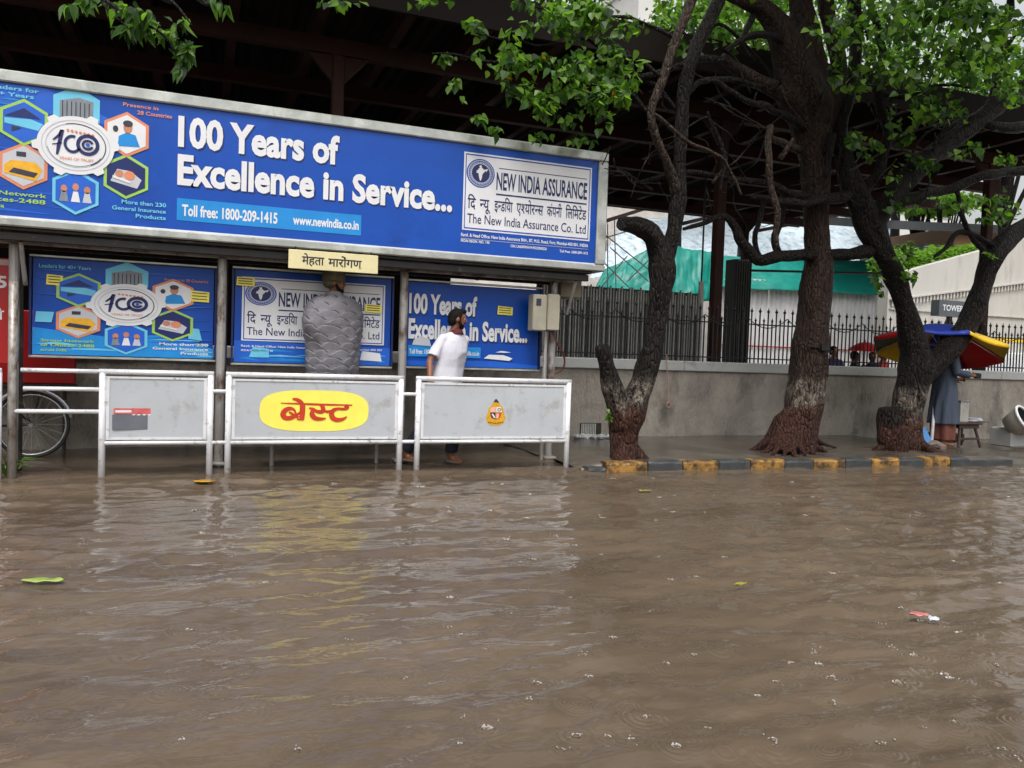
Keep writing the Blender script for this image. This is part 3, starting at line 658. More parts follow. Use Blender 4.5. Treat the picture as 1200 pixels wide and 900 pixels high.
# ------------------------------------------------------------------ artwork shared by billboard and posters
LAY = .0022
PR = [BLUE, PWHITE, PGREY, BLUE_D, SKYB, CYAN_L, PORANGE, PGREEN, PYEL, PDARK, PBUILD, PSKIN, PINK, PBLACK, BLUE_M, YEL_OVAL]
B_, W_, G_, N_, S_, C_, O_, L_, T_, D_, Q_, K_, I_, X_, M_, Z_ = range(16)
def hexa(cx, cz, rx, rz): return [(cx, cz + rz), (cx - rx, cz + rz * .5), (cx - rx, cz - rz * .5), (cx, cz - rz), (cx + rx, cz - rz * .5), (cx + rx, cz + rz * .5)]
def clouds(mb, y, x0, x1, z0, z1, seed, mi, n=9):
    random.seed(seed)
    for _ in range(n):
        cx, cz = random.uniform(x0, x1), random.uniform(z0, z1); l = random.uniform(.1, .45) * (x1 - x0)
        a, b = max(x0, cx - l / 2), min(x1, cx + l / 2); d = .006 + .02 * random.random(); sl_ = random.uniform(-.25, .05)
        za, zb = cz - sl_ * (a - cx), cz + sl_ * (b - cx); za = min(max(za, z0), z1); zb = min(max(zb, z0), z1)
        mb.poly([(a, za), (b, zb - d * .2), (b, zb), ((a + b) / 2, (za + zb) / 2 + d)], y, mi)
def roundel(mb, y, cx, cz, sx, sz):
    """six picture hexagons round a white cogged disc with the hundred mark; sx, sz = half extents"""
    hx, hz = sx * .335, sz * .43
    data = [(0, .68, C_, 'office'), (.74, .32, O_, 'man'), (.74, -.48, L_, 'car'), (0, -.86, C_, 'people'), (-.74, -.48, O_, 'taxi'), (-.74, .32, L_, 'plane')]
    y_ = y
    for k_, (u, v, col, kind) in enumerate(data):
        x, z = cx + u * sx, cz + v * sz; y = y_ - .0011 * (k_ % 2)
        mb.poly(hexa(x, z, hx, hz), y - LAY, col); base = {'office': C_, 'man': W_, 'car': N_, 'people': M_, 'taxi': G_, 'plane': M_}[kind]
        mb.poly(hexa(x, z, hx * .86, hz * .86), y - 2 * LAY, base); yy = y - 3 * LAY
        if kind == 'office':
            mb.poly([(x - hx * .72, z - hz * .45), (x + hx * .72, z - hz * .45), (x + hx * .72, z + hz * .38), (x + hx * .1, z + hz * .5), (x - hx * .72, z + hz * .3)], yy, Q_)
            for k in range(7): mb.poly([(x - hx * .62 + k * hx * .19, z - hz * .4), (x - hx * .58 + k * hx * .19, z - hz * .4), (x - hx * .58 + k * hx * .19, z + hz * .3), (x - hx * .62 + k * hx * .19, z + hz * .3)], yy - LAY, D_)
        if kind == 'man':
            mb.ell(x + hx * .05, z + hz * .3, hx * .2, hz * .26, yy, K_); mb.ell(x + hx * .05, z + hz * .48, hx * .22, hz * .14, yy - LAY, D_)
            mb.poly([(x - hx * .4, z - hz * .55), (x + hx * .6, z - hz * .5), (x + hx * .4, z), (x, z + hz * .08), (x - hx * .35, z - hz * .1)], yy, S_); mb.ell(x - hx * .5, z + hz * .2, hx * .12, hz * .14, yy, D_)
        if kind == 'car':
            mb.poly([(x - hx * .7, z - hz * .25), (x + hx * .5, z - hz * .5), (x + hx * .7, z - hz * .1), (x + hx * .2, z + hz * .25), (x - hx * .4, z + hz * .3)], yy, G_)
            mb.ell(x + hx * .15, z + hz * .05, hx * .25, hz * .2, yy - LAY, O_); mb.ell(x - hx * .3, z + hz * .1, hx * .18, hz * .16, yy - LAY, K_); mb.poly([(x - hx * .6, z - hz * .1), (x + hx * .2, z - hz * .3), (x + hx * .2, z - hz * .2), (x - hx * .6, z)], yy - 2 * LAY, W_)
        if kind == 'people':
            for k in range(3): mb.ell(x - hx * .5 + k * hx * .5, z + hz * (.1 + .1 * (k % 2)), hx * .14, hz * .16, yy, K_); mb.poly([(x - hx * .7 + k * hx * .5, z - hz * .45), (x - hx * .3 + k * hx * .5, z - hz * .45), (x - hx * .4 + k * hx * .5, z), (x - hx * .6 + k * hx * .5, z)], yy, (Q_, W_, G_)[k])
        if kind == 'taxi':
            mb.poly([(x - hx * .8, z - hz * .35), (x + hx * .5, z - hz * .6), (x + hx * .8, z - hz * .1), (x + hx * .5, z + hz * .2), (x - hx * .5, z + hz * .22), (x - hx * .8, z)], yy, T_)
            mb.poly([(x - hx * .6, z - hz * .3), (x + hx * .45, z - hz * .45), (x + hx * .6, z - hz * .25), (x - hx * .4, z - hz * .1)], yy - LAY, D_); mb.poly([(x - hx * .3, z + hz * .4), (x + hx * .1, z + hz * .4), (x + hx * .1, z + hz * .6), (x - hx * .3, z + hz * .6)], yy, D_)
        if kind == 'plane':
            mb.poly([(x - hx * .8, z - hz * .1), (x + hx * .6, z - hz * .3), (x + hx * .8, z), (x + hx * .3, z + hz * .15), (x - hx * .8, z + hz * .12)], yy, C_); mb.poly([(x - hx * .8, z + hz * .2), (x + hx * .7, z + hz * .2), (x, z + hz * .6)], yy, N_); mb.poly([(x - hx * .5, z - hz * .2), (x - hx * .1, z - hz * .25), (x - hx * .5, z - hz * .42)], yy - LAY, D_)
    y = y_ - .0012; pts = []
    for k in range(96):                                # cogged rim
        a = 2 * math.pi * k / 96; r = 1.0 + .13 * (1 if (k // 4) % 4 in (0,) else 0) + (.05 if (k // 4) % 4 in (1, 3) and False else 0)
        pts.append((cx + sx * .56 * r * math.cos(a), cz + sz * .54 * r * math.sin(a)))
    yy = y - 5 * LAY; mb.poly(pts, yy, W_)
    mb.ring(cx, cz, sx * .50, sz * .47, .006, yy - LAY, G_); mb.ring(cx, cz, sx * .44, sz * .41, .008, yy - LAY, D_, 40, -60, 110); mb.ring(cx, cz, sx * .44, sz * .41, .008, yy - LAY, G_, 40, 110, 300)
    mb.ring(cx, cz, sx * .42, sz * .39, .004, yy - LAY, D_, 40, 190, 330)
    # the hundred mark: slanting one, open nought, nought with a ring inside
    wd = sx * .055; mb.stroke([(cx - sx * .33, cz + sz * .06), (cx - sx * .24, cz + sz * .16), (cx - sx * .20, cz + sz * .26), (cx - sx * .25, cz - sz * .05), (cx - sx * .27, cz - sz * .2)], [wd * .4, wd * .8, wd, wd, wd * .6], yy - 2 * LAY, I_)
    mb.stroke([(cx - sx * .34, cz - sz * .02), (cx - sx * .2, cz + sz * .02)], wd * .3, yy - 2 * LAY, I_)
    mb.ring(cx - sx * .05, cz + sz * .02, sx * .13, sz * .17, wd * .8, yy - 2 * LAY, I_, 30, 70, 330)
    mb.ring(cx + sx * .17, cz + sz * .03, sx * .17, sz * .2, wd, yy - 2 * LAY, I_, 36); mb.ring(cx + sx * .17, cz + sz * .03, sx * .09, sz * .1, wd * .7, yy - 3 * LAY, I_, 30, 20, 340); mb.ell(cx + sx * .17, cz + sz * .03, sx * .03, sz * .035, yy - 3 * LAY, M_)
    for k in range(7): mb.ell(cx - sx * .12 + k * sx * .06, cz + sz * (.27 - .008 * k), sx * .022, sz * .025, yy - 2 * LAY, O_, 8)
    write(mb, 'YEARS OF TRUST', cx - sx * .24, cx + sx * .26, cz - sz * .28, sz * .05, yy - 2 * LAY, O_, .01)
INDIA = [(0, 1), (.12, .88), (.10, .72), (.25, .60), (.42, .48), (.60, .50), (.88, .62), (1.0, .55), (.85, .40), (.78, .22), (.66, .34), (.55, .32), (.50, .18), (.30, .02), (.18, -.20), (.16, -.52), (.02, -.90), (-.08, -.95), (-.22, -.62), (-.32, -.2), (-.36, .02), (-.55, -.02), (-.68, .12), (-.50, .18), (-.66, .26), (-.42, .38), (-.34, .56), (-.14, .66), (-.26, .82), (-.14, .95)]
def company_panel(mb, y, x0, x1, z0, z1):
    w, h = x1 - x0, z1 - z0; X = lambda u: x0 + w * u; Z = lambda v: z0 + h * v
    mb.poly([(x0, z0), (x1, z0), (x1, z1), (x0, z1)], y - LAY, W_)
    for a, b, c, d in ((.012, .988, .965, .98), (.012, .988, .02, .035), (.012, .018, .02, .98), (.982, .988, .02, .98)): mb.poly([(X(a), Z(c)), (X(b), Z(c)), (X(b), Z(d)), (X(a), Z(d))], y - 2 * LAY, B_)
    cx, cz = X(.125), Z(.745); rx, rz = w * .105, h * .185; yy = y - 2 * LAY
    mb.ell(cx, cz, rx, rz, yy, B_); mb.ell(cx, cz, rx * .92, rz * .92, yy - LAY, G_); mb.ring(cx, cz, rx * .86, rz * .86, rx * .05, yy - 2 * LAY, B_)
    for k in range(40):
        a = 2 * math.pi * k / 40; mb.stroke([(cx + rx * .7 * math.cos(a), cz + rz * .7 * math.sin(a)), (cx + rx * .8 * math.cos(a), cz + rz * .8 * math.sin(a))], rx * .05, yy - 2 * LAY, B_)
    mb.ell(cx, cz, rx * .64, rz * .64, yy - 2 * LAY, I_); mb.poly([(cx + rx * .50 * a, cz + rz * .56 * b) for a, b in INDIA], yy - 3 * LAY, W_)
    mb.poly([(X(.26), Z(.835)), (X(.96), Z(.835)), (X(.96), Z(.845)), (X(.26), Z(.845))], yy, I_); mb.poly([(X(.245), Z(.49)), (X(.965), Z(.49)), (X(.965), Z(.51)), (X(.245), Z(.51))], yy, I_)
    write(mb, 'NEW INDIA ASSURANCE', X(.245), X(.965), Z(.565), h * .225, yy, I_, .022)
    for q, (a, b, s_) in enumerate([(.035, .095, 'िद'), (.125, .205, 'न~यू'), (.235, .375, 'इन~डिया'), (.405, .615, 'एश~योरन~स'), (.645, .765, 'कंपनी'), (.795, .965, 'िलिमटेड')]):
        write(mb, s_, X(a), X(b), Z(.285), h * .125, yy, I_, .012, hin=True)
    write(mb, 'The New India Assurance Co. Ltd', X(.035), X(.965), Z(.095), h * .125, yy, I_, .006)
def headline(mb, y, x0, x1, z0, k):
    """two-line headline; x0-x1 the width of the long line, z0 its baseline, k the capital height"""
    w = x1 - x0
    for txt, b, v in (('100 Years of', .555, 1.31), ('Excellence in Service...', 1, 0)):
        for dx, dz, mi, off, l in ((.010, -.010, N_, .046, 1), (0, 0, W_, .038, 2)):
            write(mb, txt, x0 + dx, x0 + w * b + dx, z0 + k * v + dz, k, y - l * LAY, mi, off)

# ------------------------------------------------------------------ the big billboard
BY = 8.30; bx0, bx1, bz0, bz1 = -2.6, 4.36, 2.245, 3.615
bb = thing('billboard', (1, BY, 2.24), 'wide blue light-box billboard in a steel frame on top of the bus shelter', 'billboard')
MB().box(bx0 + .02, bx1 - .02, BY + .02, BY + .30, bz0 + .02, bz1 - .02).build('case', STEEL, bb)
fr = .105
for a in ((bx0, bx1, bz1 - fr, bz1), (bx0, bx1, bz0, bz0 + fr * .72), (bx1 - fr * 1.2, bx1, bz0 + fr * .73, bz1 - fr), (bx0, bx0 + fr, bz0 + fr * .73, bz1 - fr)):
    MB().bbox(a[0], a[1], BY - .03, BY + .33, a[2], a[3], .012).build('frame_rail', STEEL, bb)
fx0, fx1, fz0, fz1 = bx0 + fr, bx1 - fr * 1.2, bz0 + fr * .72, bz1 - fr
MB().box(fx0, fx1, BY + .001, BY + .019, fz0, fz1).build('face', BLUE, bb)
MB().box(fx0, fx1, BY - .004, BY - .0005, fz0, fz0 + .014).build('lower_bead', PWHITE, bb)
a = MB(); clouds(a, BY - .0015, fx0, -.35, 2.36, 3.45, 11, M_, 16); clouds(a, BY - .003, fx0, -.9, 3.2, 3.48, 12, S_, 10)
a.poly([(fx0, 3.46), (-1.35, 3.50), (-.72, 3.26), (-.85, 3.24), (fx0, 3.38)], BY - .0008, M_)
roundel(a, BY - .003, -1.10, 3.02, .56, .485)
write(a, 'Leaders for', -1.80, -1.40, 3.445, .036, BY - .008, C_, .02); write(a, '40+ Years', -1.80, -1.44, 3.39, .036, BY - .008, C_, .02)
write(a, 'Presence in', -.72, -.42, 3.435, .034, BY - .006, O_, .015); write(a, '28 Countries', -.60, -.30, 3.375, .036, BY - .006, O_, .02)
write(a, 'Strong Network', -2.0, -1.33, 2.52, .036, BY - .006, L_, .02); write(a, 'of Offices-2488', -2.0, -1.34, 2.462, .038, BY - .006, L_, .02); write(a, 'across India', -2.0, -1.66, 2.405, .034, BY - .006, L_, .02)
write(a, 'More than 230', -.72, -.34, 2.535, .038, BY - .006, C_, .02); write(a, 'General Insurance', -.80, -.34, 2.475, .036, BY - .006, C_, .02); write(a, 'Products', -.60, -.34, 2.415, .036, BY - .006, C_, .02)
a.build('printed_picture', PR, bb)
a = MB(); headline(a, BY, -.245, 2.49, 2.775, .275); a.build('headline_lettering', PR, bb)
a = MB(); a.poly([(-.245, 2.425), (1.515, 2.425), (1.515, 2.635), (-.245, 2.635)], BY - LAY, S_)
write(a, 'Toll free: 1800-209-1415', -.20, .68, 2.475, .105, BY - 2 * LAY, W_, .03); write(a, 'www.newindia.co.in', .83, 1.49, 2.485, .09, BY - 2 * LAY, W_, .03)
a.build('contact_strip', PR, bb)
a = MB(); company_panel(a, BY, 2.61, 4.155, 2.585, 3.425); a.build('company_panel', PR, bb)
a = MB(); write(a, 'Regd. & Head Office: New India Assurance Bldg., 87, M.G. Road, Fort, Mumbai-400 001. INDIA', 2.6, 4.14, 2.515, .036, BY - LAY, W_, .02)
write(a, 'IRDAI REGN. NO. 190', 2.6, 2.93, 2.455, .03, BY - LAY, W_, .02); write(a, 'CIN: U66000MH1919GOI000526', 3.18, 3.62, 2.44, .03, BY - LAY, W_, .02); write(a, 'Toll Free: 1800-209-1415', 3.78, 4.14, 2.43, .03, BY - LAY, W_, .02)
a.poly([(2.6, 2.489), (4.14, 2.489), (4.14, 2.493), (2.6, 2.493)], BY - LAY, G_); a.build('small_print', PR, bb)

# ------------------------------------------------------------------ posters below
def poster_board(name, x0, x1, z0, z1, label):
    t = thing(name, ((x0 + x1) / 2, PY_, z0), label, 'poster', 'poster boards in the shelter')
    V = []; F = []; nx, nz = 40, 22
    for j in range(nz + 1):
        for i in range(nx + 1):
            x = x0 + .01 + (x1 - x0 - .02) * i / nx; z = z0 + .01 + (z1 - z0 - .02) * j / nz; V.append((x, PY_ + .004 * noise.noise(Vector((x * 3, z * 4, 2))), z))
    for j in range(nz):
        for i in range(nx): q = j * (nx + 1) + i; F.append((q, q + 1, q + nx + 2, q + nx + 1))
    MB().add(V, F).box(x0 + .02, x1 - .02, PY_ + .006, PY_ + .03, z0 + .02, z1 - .02).build('sheet', BLUE, t)
    for b in ((x0 - .02, x1 + .02, z1, z1 + .022), (x0 - .02, x1 + .02, z0 - .022, z0)): MB().bbox(b[0], b[1], PY_ - .02, PY_ + .035, b[2], b[3], .004).build('frame_rail', STEEL, t)
    for b in ((x0 - .02, x0, z0 + .001, z1 - .001), (x1, x1 + .02, z0 + .001, z1 - .001)): MB().box(b[0], b[1], PY_ - .02, PY_ + .035, b[2], b[3]).build('frame_side', BLUE_D, t)
    return t
def sticker(mb, y, x0, x1, z0, z1, mi=Z_):
    mb.poly([(x0, z0), (x1, z0 - .005), (x1 + .003, z1 - .01), (x0 + .006, z1)], y, mi); n = 3
    for k in range(n): zz = z0 + (z1 - z0) * (k + .7) / (n + .6); mb.poly([(x0 + .02, zz), (x1 - .02, zz - .003), (x1 - .02, zz + .006), (x0 + .02, zz + .009)], y - LAY * .5, D_)
yp = PY_ - .009
t = poster_board('poster', -1.52, .115, 1.09, 2.03, 'poster with the round hundred mark and six picture hexagons, leftmost in the shelter')
a = MB(); a.poly([(-1.51, 1.10), (.105, 1.10), (.105, 1.2), (-.3, 1.34), (-.8, 1.28), (-1.51, 1.36)], yp, S_); clouds(a, yp - .001, -1.5, .1, 1.11, 2.0, 21, M_, 22); clouds(a, yp - .001, -1.5, .1, 1.11, 1.3, 22, C_, 6)
roundel(a, yp - .002, -.70, 1.61, .57, .38)
write(a, 'Leaders for 40+ Years', -1.46, -1.02, 1.93, .035, yp - .006, C_, .02)
write(a, 'Presence in 28 Countries', -.36, .05, 1.87, .03, yp - .006, O_, .01)
write(a, 'Strong Network', -1.44, -.98, 1.225, .026, yp - .006, L_, .02); write(a, 'of Offices-2488', -1.44, -.98, 1.18, .028, yp - .006, L_, .02); write(a, 'across India', -1.44, -1.22, 1.135, .025, yp - .006, L_, .02)
write(a, 'More than 230', -.4, .06, 1.225, .027, yp - .006, W_, .02); write(a, 'General Insurance', -.46, .06, 1.18, .026, yp - .006, W_, .02); write(a, 'Products', -.2, .06, 1.135, .026, yp - .006, W_, .02)
sticker(a, yp - .006, -1.40, -1.26, 1.77, 1.87); sticker(a, yp - .006, -.12, .06, 1.68, 1.79)
a.poly([(-1.49, 1.41), (-1.35, 1.41), (-1.33, 1.51), (-1.48, 1.51)], yp - .004, C_); a.poly([(-.13, 1.30), (0, 1.28), (-.03, 1.40), (-.13, 1.41)], yp - .004, C_)
a.build('print', PR, t)
t = poster_board('poster', .30, 1.96, 1.065, 2.045, 'poster with the white company name panel, middle one behind the cloaked man')
a = MB(); a.poly([(.31, 1.075), (1.95, 1.075), (1.95, 1.27), (.31, 1.30)], yp, M_); clouds(a, yp - .001, .35, 1.9, 1.1, 1.27, 31, S_, 7); clouds(a, yp - .0012, .35, 1.9, 1.1, 1.24, 35, C_, 3)
company_panel(a, yp - .002, .38, 1.88, 1.30, 1.965)
write(a, 'Regd. & Head Office: New India Assurance Bldg., 87, M.G. Road, Fort, Mumbai-400 001', .38, 1.86, 1.235, .022, yp - .006, W_, .02); write(a, 'IRDAI REGN. NO. 190', .38, .7, 1.19, .02, yp - .006, W_, .02)
sticker(a, yp - .02, .32, .50, 1.87, 1.96); sticker(a, yp - .02, 1.66, 1.84, 1.66, 1.75); a.poly([(.46, 1.13), (.66, 1.13), (.66, 1.22), (.5, 1.24)], yp - .006, C_)
a.poly([(1.62, 1.13), (1.86, 1.12), (1.84, 1.21), (1.64, 1.23)], yp - .006, W_)
a.build('print', PR, t)
t = poster_board('poster', 2.12, 3.755, 1.075, 2.035, 'blue poster with the two-line headline, rightmost one behind the man in the white shirt')
a = MB(); a.poly([(2.13, 1.085), (3.745, 1.085), (3.745, 1.12), (3.2, 1.16), (2.13, 1.14)], yp, M_)
headline(a, yp, 2.155, 3.60, 1.40, .215)
a.poly([(2.155, 1.19), (3.02, 1.19), (3.02, 1.315), (2.155, 1.315)], yp - LAY, S_); write(a, 'Toll free: 1800-209-1415', 2.17, 2.6, 1.22, .055, yp - 2 * LAY, W_, .02); write(a, 'www.newindia.co.in', 2.64, 3.0, 1.22, .05, yp - 2 * LAY, W_, .02)
sticker(a, yp - .006, 3.21, 3.40, 1.71, 1.81)
a.poly([(3.06, 1.19), (3.38, 1.17), (3.42, 1.20), (3.30, 1.235), (3.12, 1.235)], yp - .006, W_); a.poly([(3.2, 1.265), (3.28, 1.285), (3.4, 1.27), (3.3, 1.262)], yp - .006, W_)
a.poly([(2.2, 1.32), (2.42, 1.31), (2.40, 1.39), (2.30, 1.42), (2.22, 1.38)], yp - .01, G_)
a.build('print', PR, t)

# name plate
np_t = thing('name_plate', (1.24, 8.24, 2.03), 'cream name plate with Hindi lettering hung under the billboard', 'sign')
MB().bbox(.79, 1.69, 8.235, 8.26, 2.035, 2.225, .004).build('plate', CREAM, np_t)
a = MB(); write(a, 'मेहता', .92, 1.14, 2.085, .075, 8.2335, 0, .018, hin=True); a.build('lettering', PBLACK, np_t); a = MB(); write(a, 'मारोंगण', 1.18, 1.52, 2.082, .075, 8.2335, 0, .018, hin=True); a.build('lettering', PBLACK, np_t)
for x in (.86, 1.62): MB().tube([(x, 8.262, 2.2), (x, 8.262, 2.26)], .006, 6).build('hanger', IRON, np_t)

# ------------------------------------------------------------------ barriers
def barrier(x0, x1, label, links=()):
    y = 8.17 - (x0 - (-.85)) * .043; dy = -.043 * (x1 - x0)
    t = thing('street_barrier', ((x0 + x1) / 2, y + dy / 2, 0), label, 'barrier', 'grey panel barriers along the road edge')
    Yf = lambda x: y + dy * (x - x0) / (x1 - x0)
    for x in (x0, x1):
        c = MB().tube([(x, Yf(x), -.22), (x, Yf(x), .955)], .030, 14).build('post', WHITE_STEEL, t, True)
    MB().tube([(x0 - .028, Yf(x0), .965), (x1 + .028, Yf(x1), .965)], .026, 14).build('top_rail', WHITE_STEEL, t, True)
    MB().tube([(x0, Yf(x0), .305), (x1, Yf(x1), .305)], .021, 12).build('lower_rail', WHITE_STEEL, t, True)
    def slab(a, b, z0, z1, th, m, nm, par):
        ya, yb = Yf(a), Yf(b); return MB().add([(a, ya - th, z0), (b, yb - th, z0), (b, yb - th, z1), (a, ya - th, z1), (a, ya + th, z0), (b, yb + th, z0), (b, yb + th, z1), (a, ya + th, z1)],
            [(0, 1, 2, 3), (5, 4, 7, 6), (3, 2, 6, 7), (1, 0, 4, 5), (0, 3, 7, 4), (1, 5, 6, 2)]).build(nm, m, par)
    p = slab(x0 + .06, x1 - .06, .355, .905, .006, PANEL_GREY, 'panel', t)
    for z in (.335, .905): slab(x0 + .031, x1 - .031, z, z + .02, .013, WHITE_STEEL, 'panel_edge', t)
    for a in (x0 + .031, x1 - .06): slab(a, a + .029, .356, .904, .013, WHITE_STEEL, 'panel_edge', t)
    for s_, (z, xa) in enumerate(links): MB().tube([(x1, Yf(x1), z), (xa, Yf(x1) - .01, z)], .019, 10).build('link_rail', WHITE_STEEL, t, True)
    return t, Yf, p
t1_, Y1f, p1 = barrier(-.845, .085, 'street barrier with a blank grey panel and torn pink-red sticker, leftmost full one', [(.80, .235), (.305, .235)])
a = MB(); yb = Y1f(-.6) - .012
a.poly([(-.76, .43), (-.70, .43), (-.36, .43), (-.36, .57), (-.76, .57)], yb, 0); a.poly([(-.75, .575), (-.37, .575), (-.37, .63), (-.75, .63)], yb - .001, 1)
a.poly([(-.735, .59), (-.60, .592), (-.60, .612), (-.735, .612)], yb - .002, 2)
for k in range(5): a.poly([(-.60 + k * .045, .566), (-.575 + k * .045, .563), (-.565 + k * .045, .573), (-.585 + k * .045, .577)], yb - .002, 2)
a.build('torn_sticker', [mat('slate_patch', (.13, .145, .17), .5), mat('faded_red', srgb(205, 96, 96), .5, 0, .3, 20), PWHITE], p1)
t2_, Y2f, p2 = barrier(.250, 1.925, 'street barrier with a yellow oval and red Hindi lettering, in front of the cloaked man', [(.80, 2.10), (.305, 2.10)])
Yo = Y2f(1.09) - .047
a = MB(); ov = []
cx0, cz0 = 1.065, .62
for k in range(49):
    an = 2 * math.pi * k / 48; n_ = 3.0; c_, s2 = math.cos(an), math.sin(an); ov.append((cx0 + .53 * math.copysign(abs(c_) ** (2 / n_), c_), cz0 + .205 * math.copysign(abs(s2) ** (2 / n_), s2)))
ov = ov[:-1]
vs = [(x, Y2f(x) - .0085, z) for x, z in ov]; MB().add(vs, [tuple(range(len(vs)))]).build('yellow_oval', YEL_OVAL, p2)
def zz(x, y): return (cx0 - .53 + (x - 90) / 1045 * 1.06, cz0 + .205 - (y - 50) / 370 * .41)
st = MB(); yl = 0
for pts, wd in [([(285, 168), (620, 176), (970, 180)], [.006, .014, .008]), ([(490, 168), (490, 240), (488, 312)], [.036, .036, .028]),
                ([(470, 285), (440, 290), (415, 232), (375, 215), (330, 232), (308, 268), (330, 298), (380, 300), (430, 278), (470, 250)], [.006, .010, .014, .024, .032, .036, .032, .028, .022, .014]), ([(365, 245), (400, 268), (450, 300)], [.012, .018, .012]),
                ([(440, 312), (505, 314)], [.010, .012]), ([(392, 130), (430, 134), (465, 150), (492, 172)], [.008, .022, .026, .020]),
                ([(668, 178), (688, 215), (672, 243), (625, 238), (590, 218), (552, 210)], [.020, .030, .026, .022, .018, .010]), ([(590, 222), (582, 265), (610, 298), (660, 308), (715, 302)], [.018, .034, .030, .024, .008]),
                ([(685, 232), (740, 240), (790, 225)], [.014, .018, .012]), ([(905, 180), (920, 200), (890, 215), (830, 214), (785, 230), (770, 262), (785, 298), (830, 315), (880, 308), (922, 285)], [.026, .030, .018, .018, .026, .034, .034, .028, .022, .006])]:
    P2 = smooth_path([Vector((*zz(*q), 0)) for q in pts], 5); L2 = [(v.x, v.y) for v in P2]; W2 = np.interp(np.linspace(0, 1, len(L2)), np.linspace(0, 1, len(wd)), wd)
    st.stroke(L2, list(W2 * 1.5), -.0005 * yl, 0); yl += 1
st.v = [Vector((v.x, Y2f(v.x) - .0125 + v.y * .4, v.z)) for v in st.v]
st.build('hindi_lettering', RED_INK, p2)
t3_, Y3f, p3 = barrier(2.11, 3.80, 'street barrier with a small gold crest on its panel, rightmost one', [])
c0 = P(581, 484, 8.0); a = MB(); yb = -.0085; ex, ez = c0.x, c0.z
EM = [mat('crest_gold', srgb(214, 160, 30), .4, 0, .25, 40), PWHITE, mat('crest_navy', srgb(40, 40, 80), .4), mat('crest_red', srgb(200, 70, 50), .4), mat('crest_pink', srgb(232, 180, 170), .4), PDARK]
crest = [(0, .145), (.03, .12), (.045, .085), (.075, .06), (.085, .01), (.105, -.05), (.09, -.105), (.04, -.135), (-.04, -.135), (-.09, -.105), (-.105, -.05), (-.085, .01), (-.075, .06), (-.045, .085), (-.03, .12)]
a.poly([(ex + x * 1.05, ez + z) for x, z in crest], yb, 0); a.poly([(ex - .03, ez + .118), (ex + .035, ez + .112), (ex + .005, ez + .15), (ex - .012, ez + .148)], yb - .002, 5)
a.poly([(ex - .066, ez + .012), (ex - .004, ez + .012), (ex - .004, ez + .062), (ex - .05, ez + .066)], yb - .002, 4); a.poly([(ex + .004, ez + .012), (ex + .066, ez + .01), (ex + .05, ez + .066), (ex + .004, ez + .062)], yb - .002, 1)
a.poly([(ex - .066, ez + .004), (ex - .004, ez + .004), (ex - .004, ez - .07), (ex - .05, ez - .05)], yb - .002, 2); a.poly([(ex + .004, ez + .004), (ex + .066, ez + .004), (ex + .05, ez - .045), (ex + .004, ez - .07)], yb - .002, 3)
a.poly([(ex - .05, ez - .01), (ex - .03, ez - .008), (ex - .006, ez - .05), (ex - .02, ez - .055)], yb - .004, 1); a.poly([(ex + .006, ez - .005), (ex + .035, ez - .005), (ex + .03, ez - .05), (ex + .006, ez - .06)], yb - .004, 4)
a.ring(ex + .035, ez + .036, .02, .018, .007, yb - .004, 2, 16)
for k in range(9): a.ell(ex - .075 + k * .019, ez - .098 - .012 * math.sin(k / 8 * 3.14), .007, .006, yb - .003, 5, 8)
a.v = [Vector((v.x, Y3f(v.x) + v.y, v.z)) for v in a.v]; a.build('crest', EM, p3)
# the left rails and the next barrier at the frame edge
lr = thing('guard_rail', (-1.2, 8.2, 0), 'three white steel rails between the left shelter post and the first barrier', 'railing')
for z, xa in ((.965, -1.50), (.80, -1.48), (.595, -1.56)): MB().tube([(xa, 8.19, z), (-.87, 8.175, z)], .02, 10).build('rail', WHITE_STEEL, lr, True)
MB().tube([(-1.565, 8.2, -.2), (-1.565, 8.2, 1.75)], .036, 12).build('post', POSTM, lr, True)
t0_ = thing('street_barrier', (-2.2, 8.2, 0), 'end post of a further barrier cut off by the left edge of the photo', 'barrier', 'grey panel barriers along the road edge')
for x in (-1.665, -2.9): MB().tube([(x, 8.15, -.22), (x, 8.15, .95)], .03, 12).build('post', WHITE_STEEL, t0_, True)
for z in (.955, .305): MB().tube([(-1.64, 8.15, z), (-2.93, 8.15, z)], .025, 12).build('rail', WHITE_STEEL, t0_, True)
MB().box(-2.84, -1.72, 8.144, 8.156, .355, .905).build('panel', PANEL_GREY, t0_)
rs = thing('bus_stop_board', (-1.95, 8.8, 0), 'red bus stop board with white numerals at the left edge, beside the first poster', 'sign')
MB().bbox(-2.4, -1.70, 8.78, 8.82, 1.0, 2.0, .006).build('board', RED, rs); MB().box(-2.39, -1.71, 8.772, 8.779, 1.93, 1.985).build('white_band', mat('pinkish_white', (.6, .42, .42), .5), rs)
a = MB(); write(a, '105', -1.98, -1.73, 1.72, .11, 8.777, 0, .03); a.build('numerals', PWHITE, rs); a = MB(); write(a, 'से', -1.88, -1.75, 1.42, .08, 8.777, 0, .02, hin=True); a.build('lettering', PWHITE, rs)
MB().tube([(-2.1, 8.83, -.05), (-2.1, 8.83, 1.9)], .03, 10).build('post', POSTM, rs)
rb = thing('red_cabinet', (-1.55, 9.95, 0), 'red painted board on a dark frame behind the first poster above the bicycle wheel', 'board')
MB().bbox(-2.6, -1.29, 9.88, 9.95, .76, 1.55, .01).build('board', RED, rb); MB().box(-2.6, -1.28, 9.87, 9.96, .70, .755).build('ledge', DARKMETAL, rb)
for x in (-2.5, -1.4): MB().tube([(x, 9.93, -.05), (x, 9.93, .7)], .02, 8).build('leg', DARKMETAL, rb)

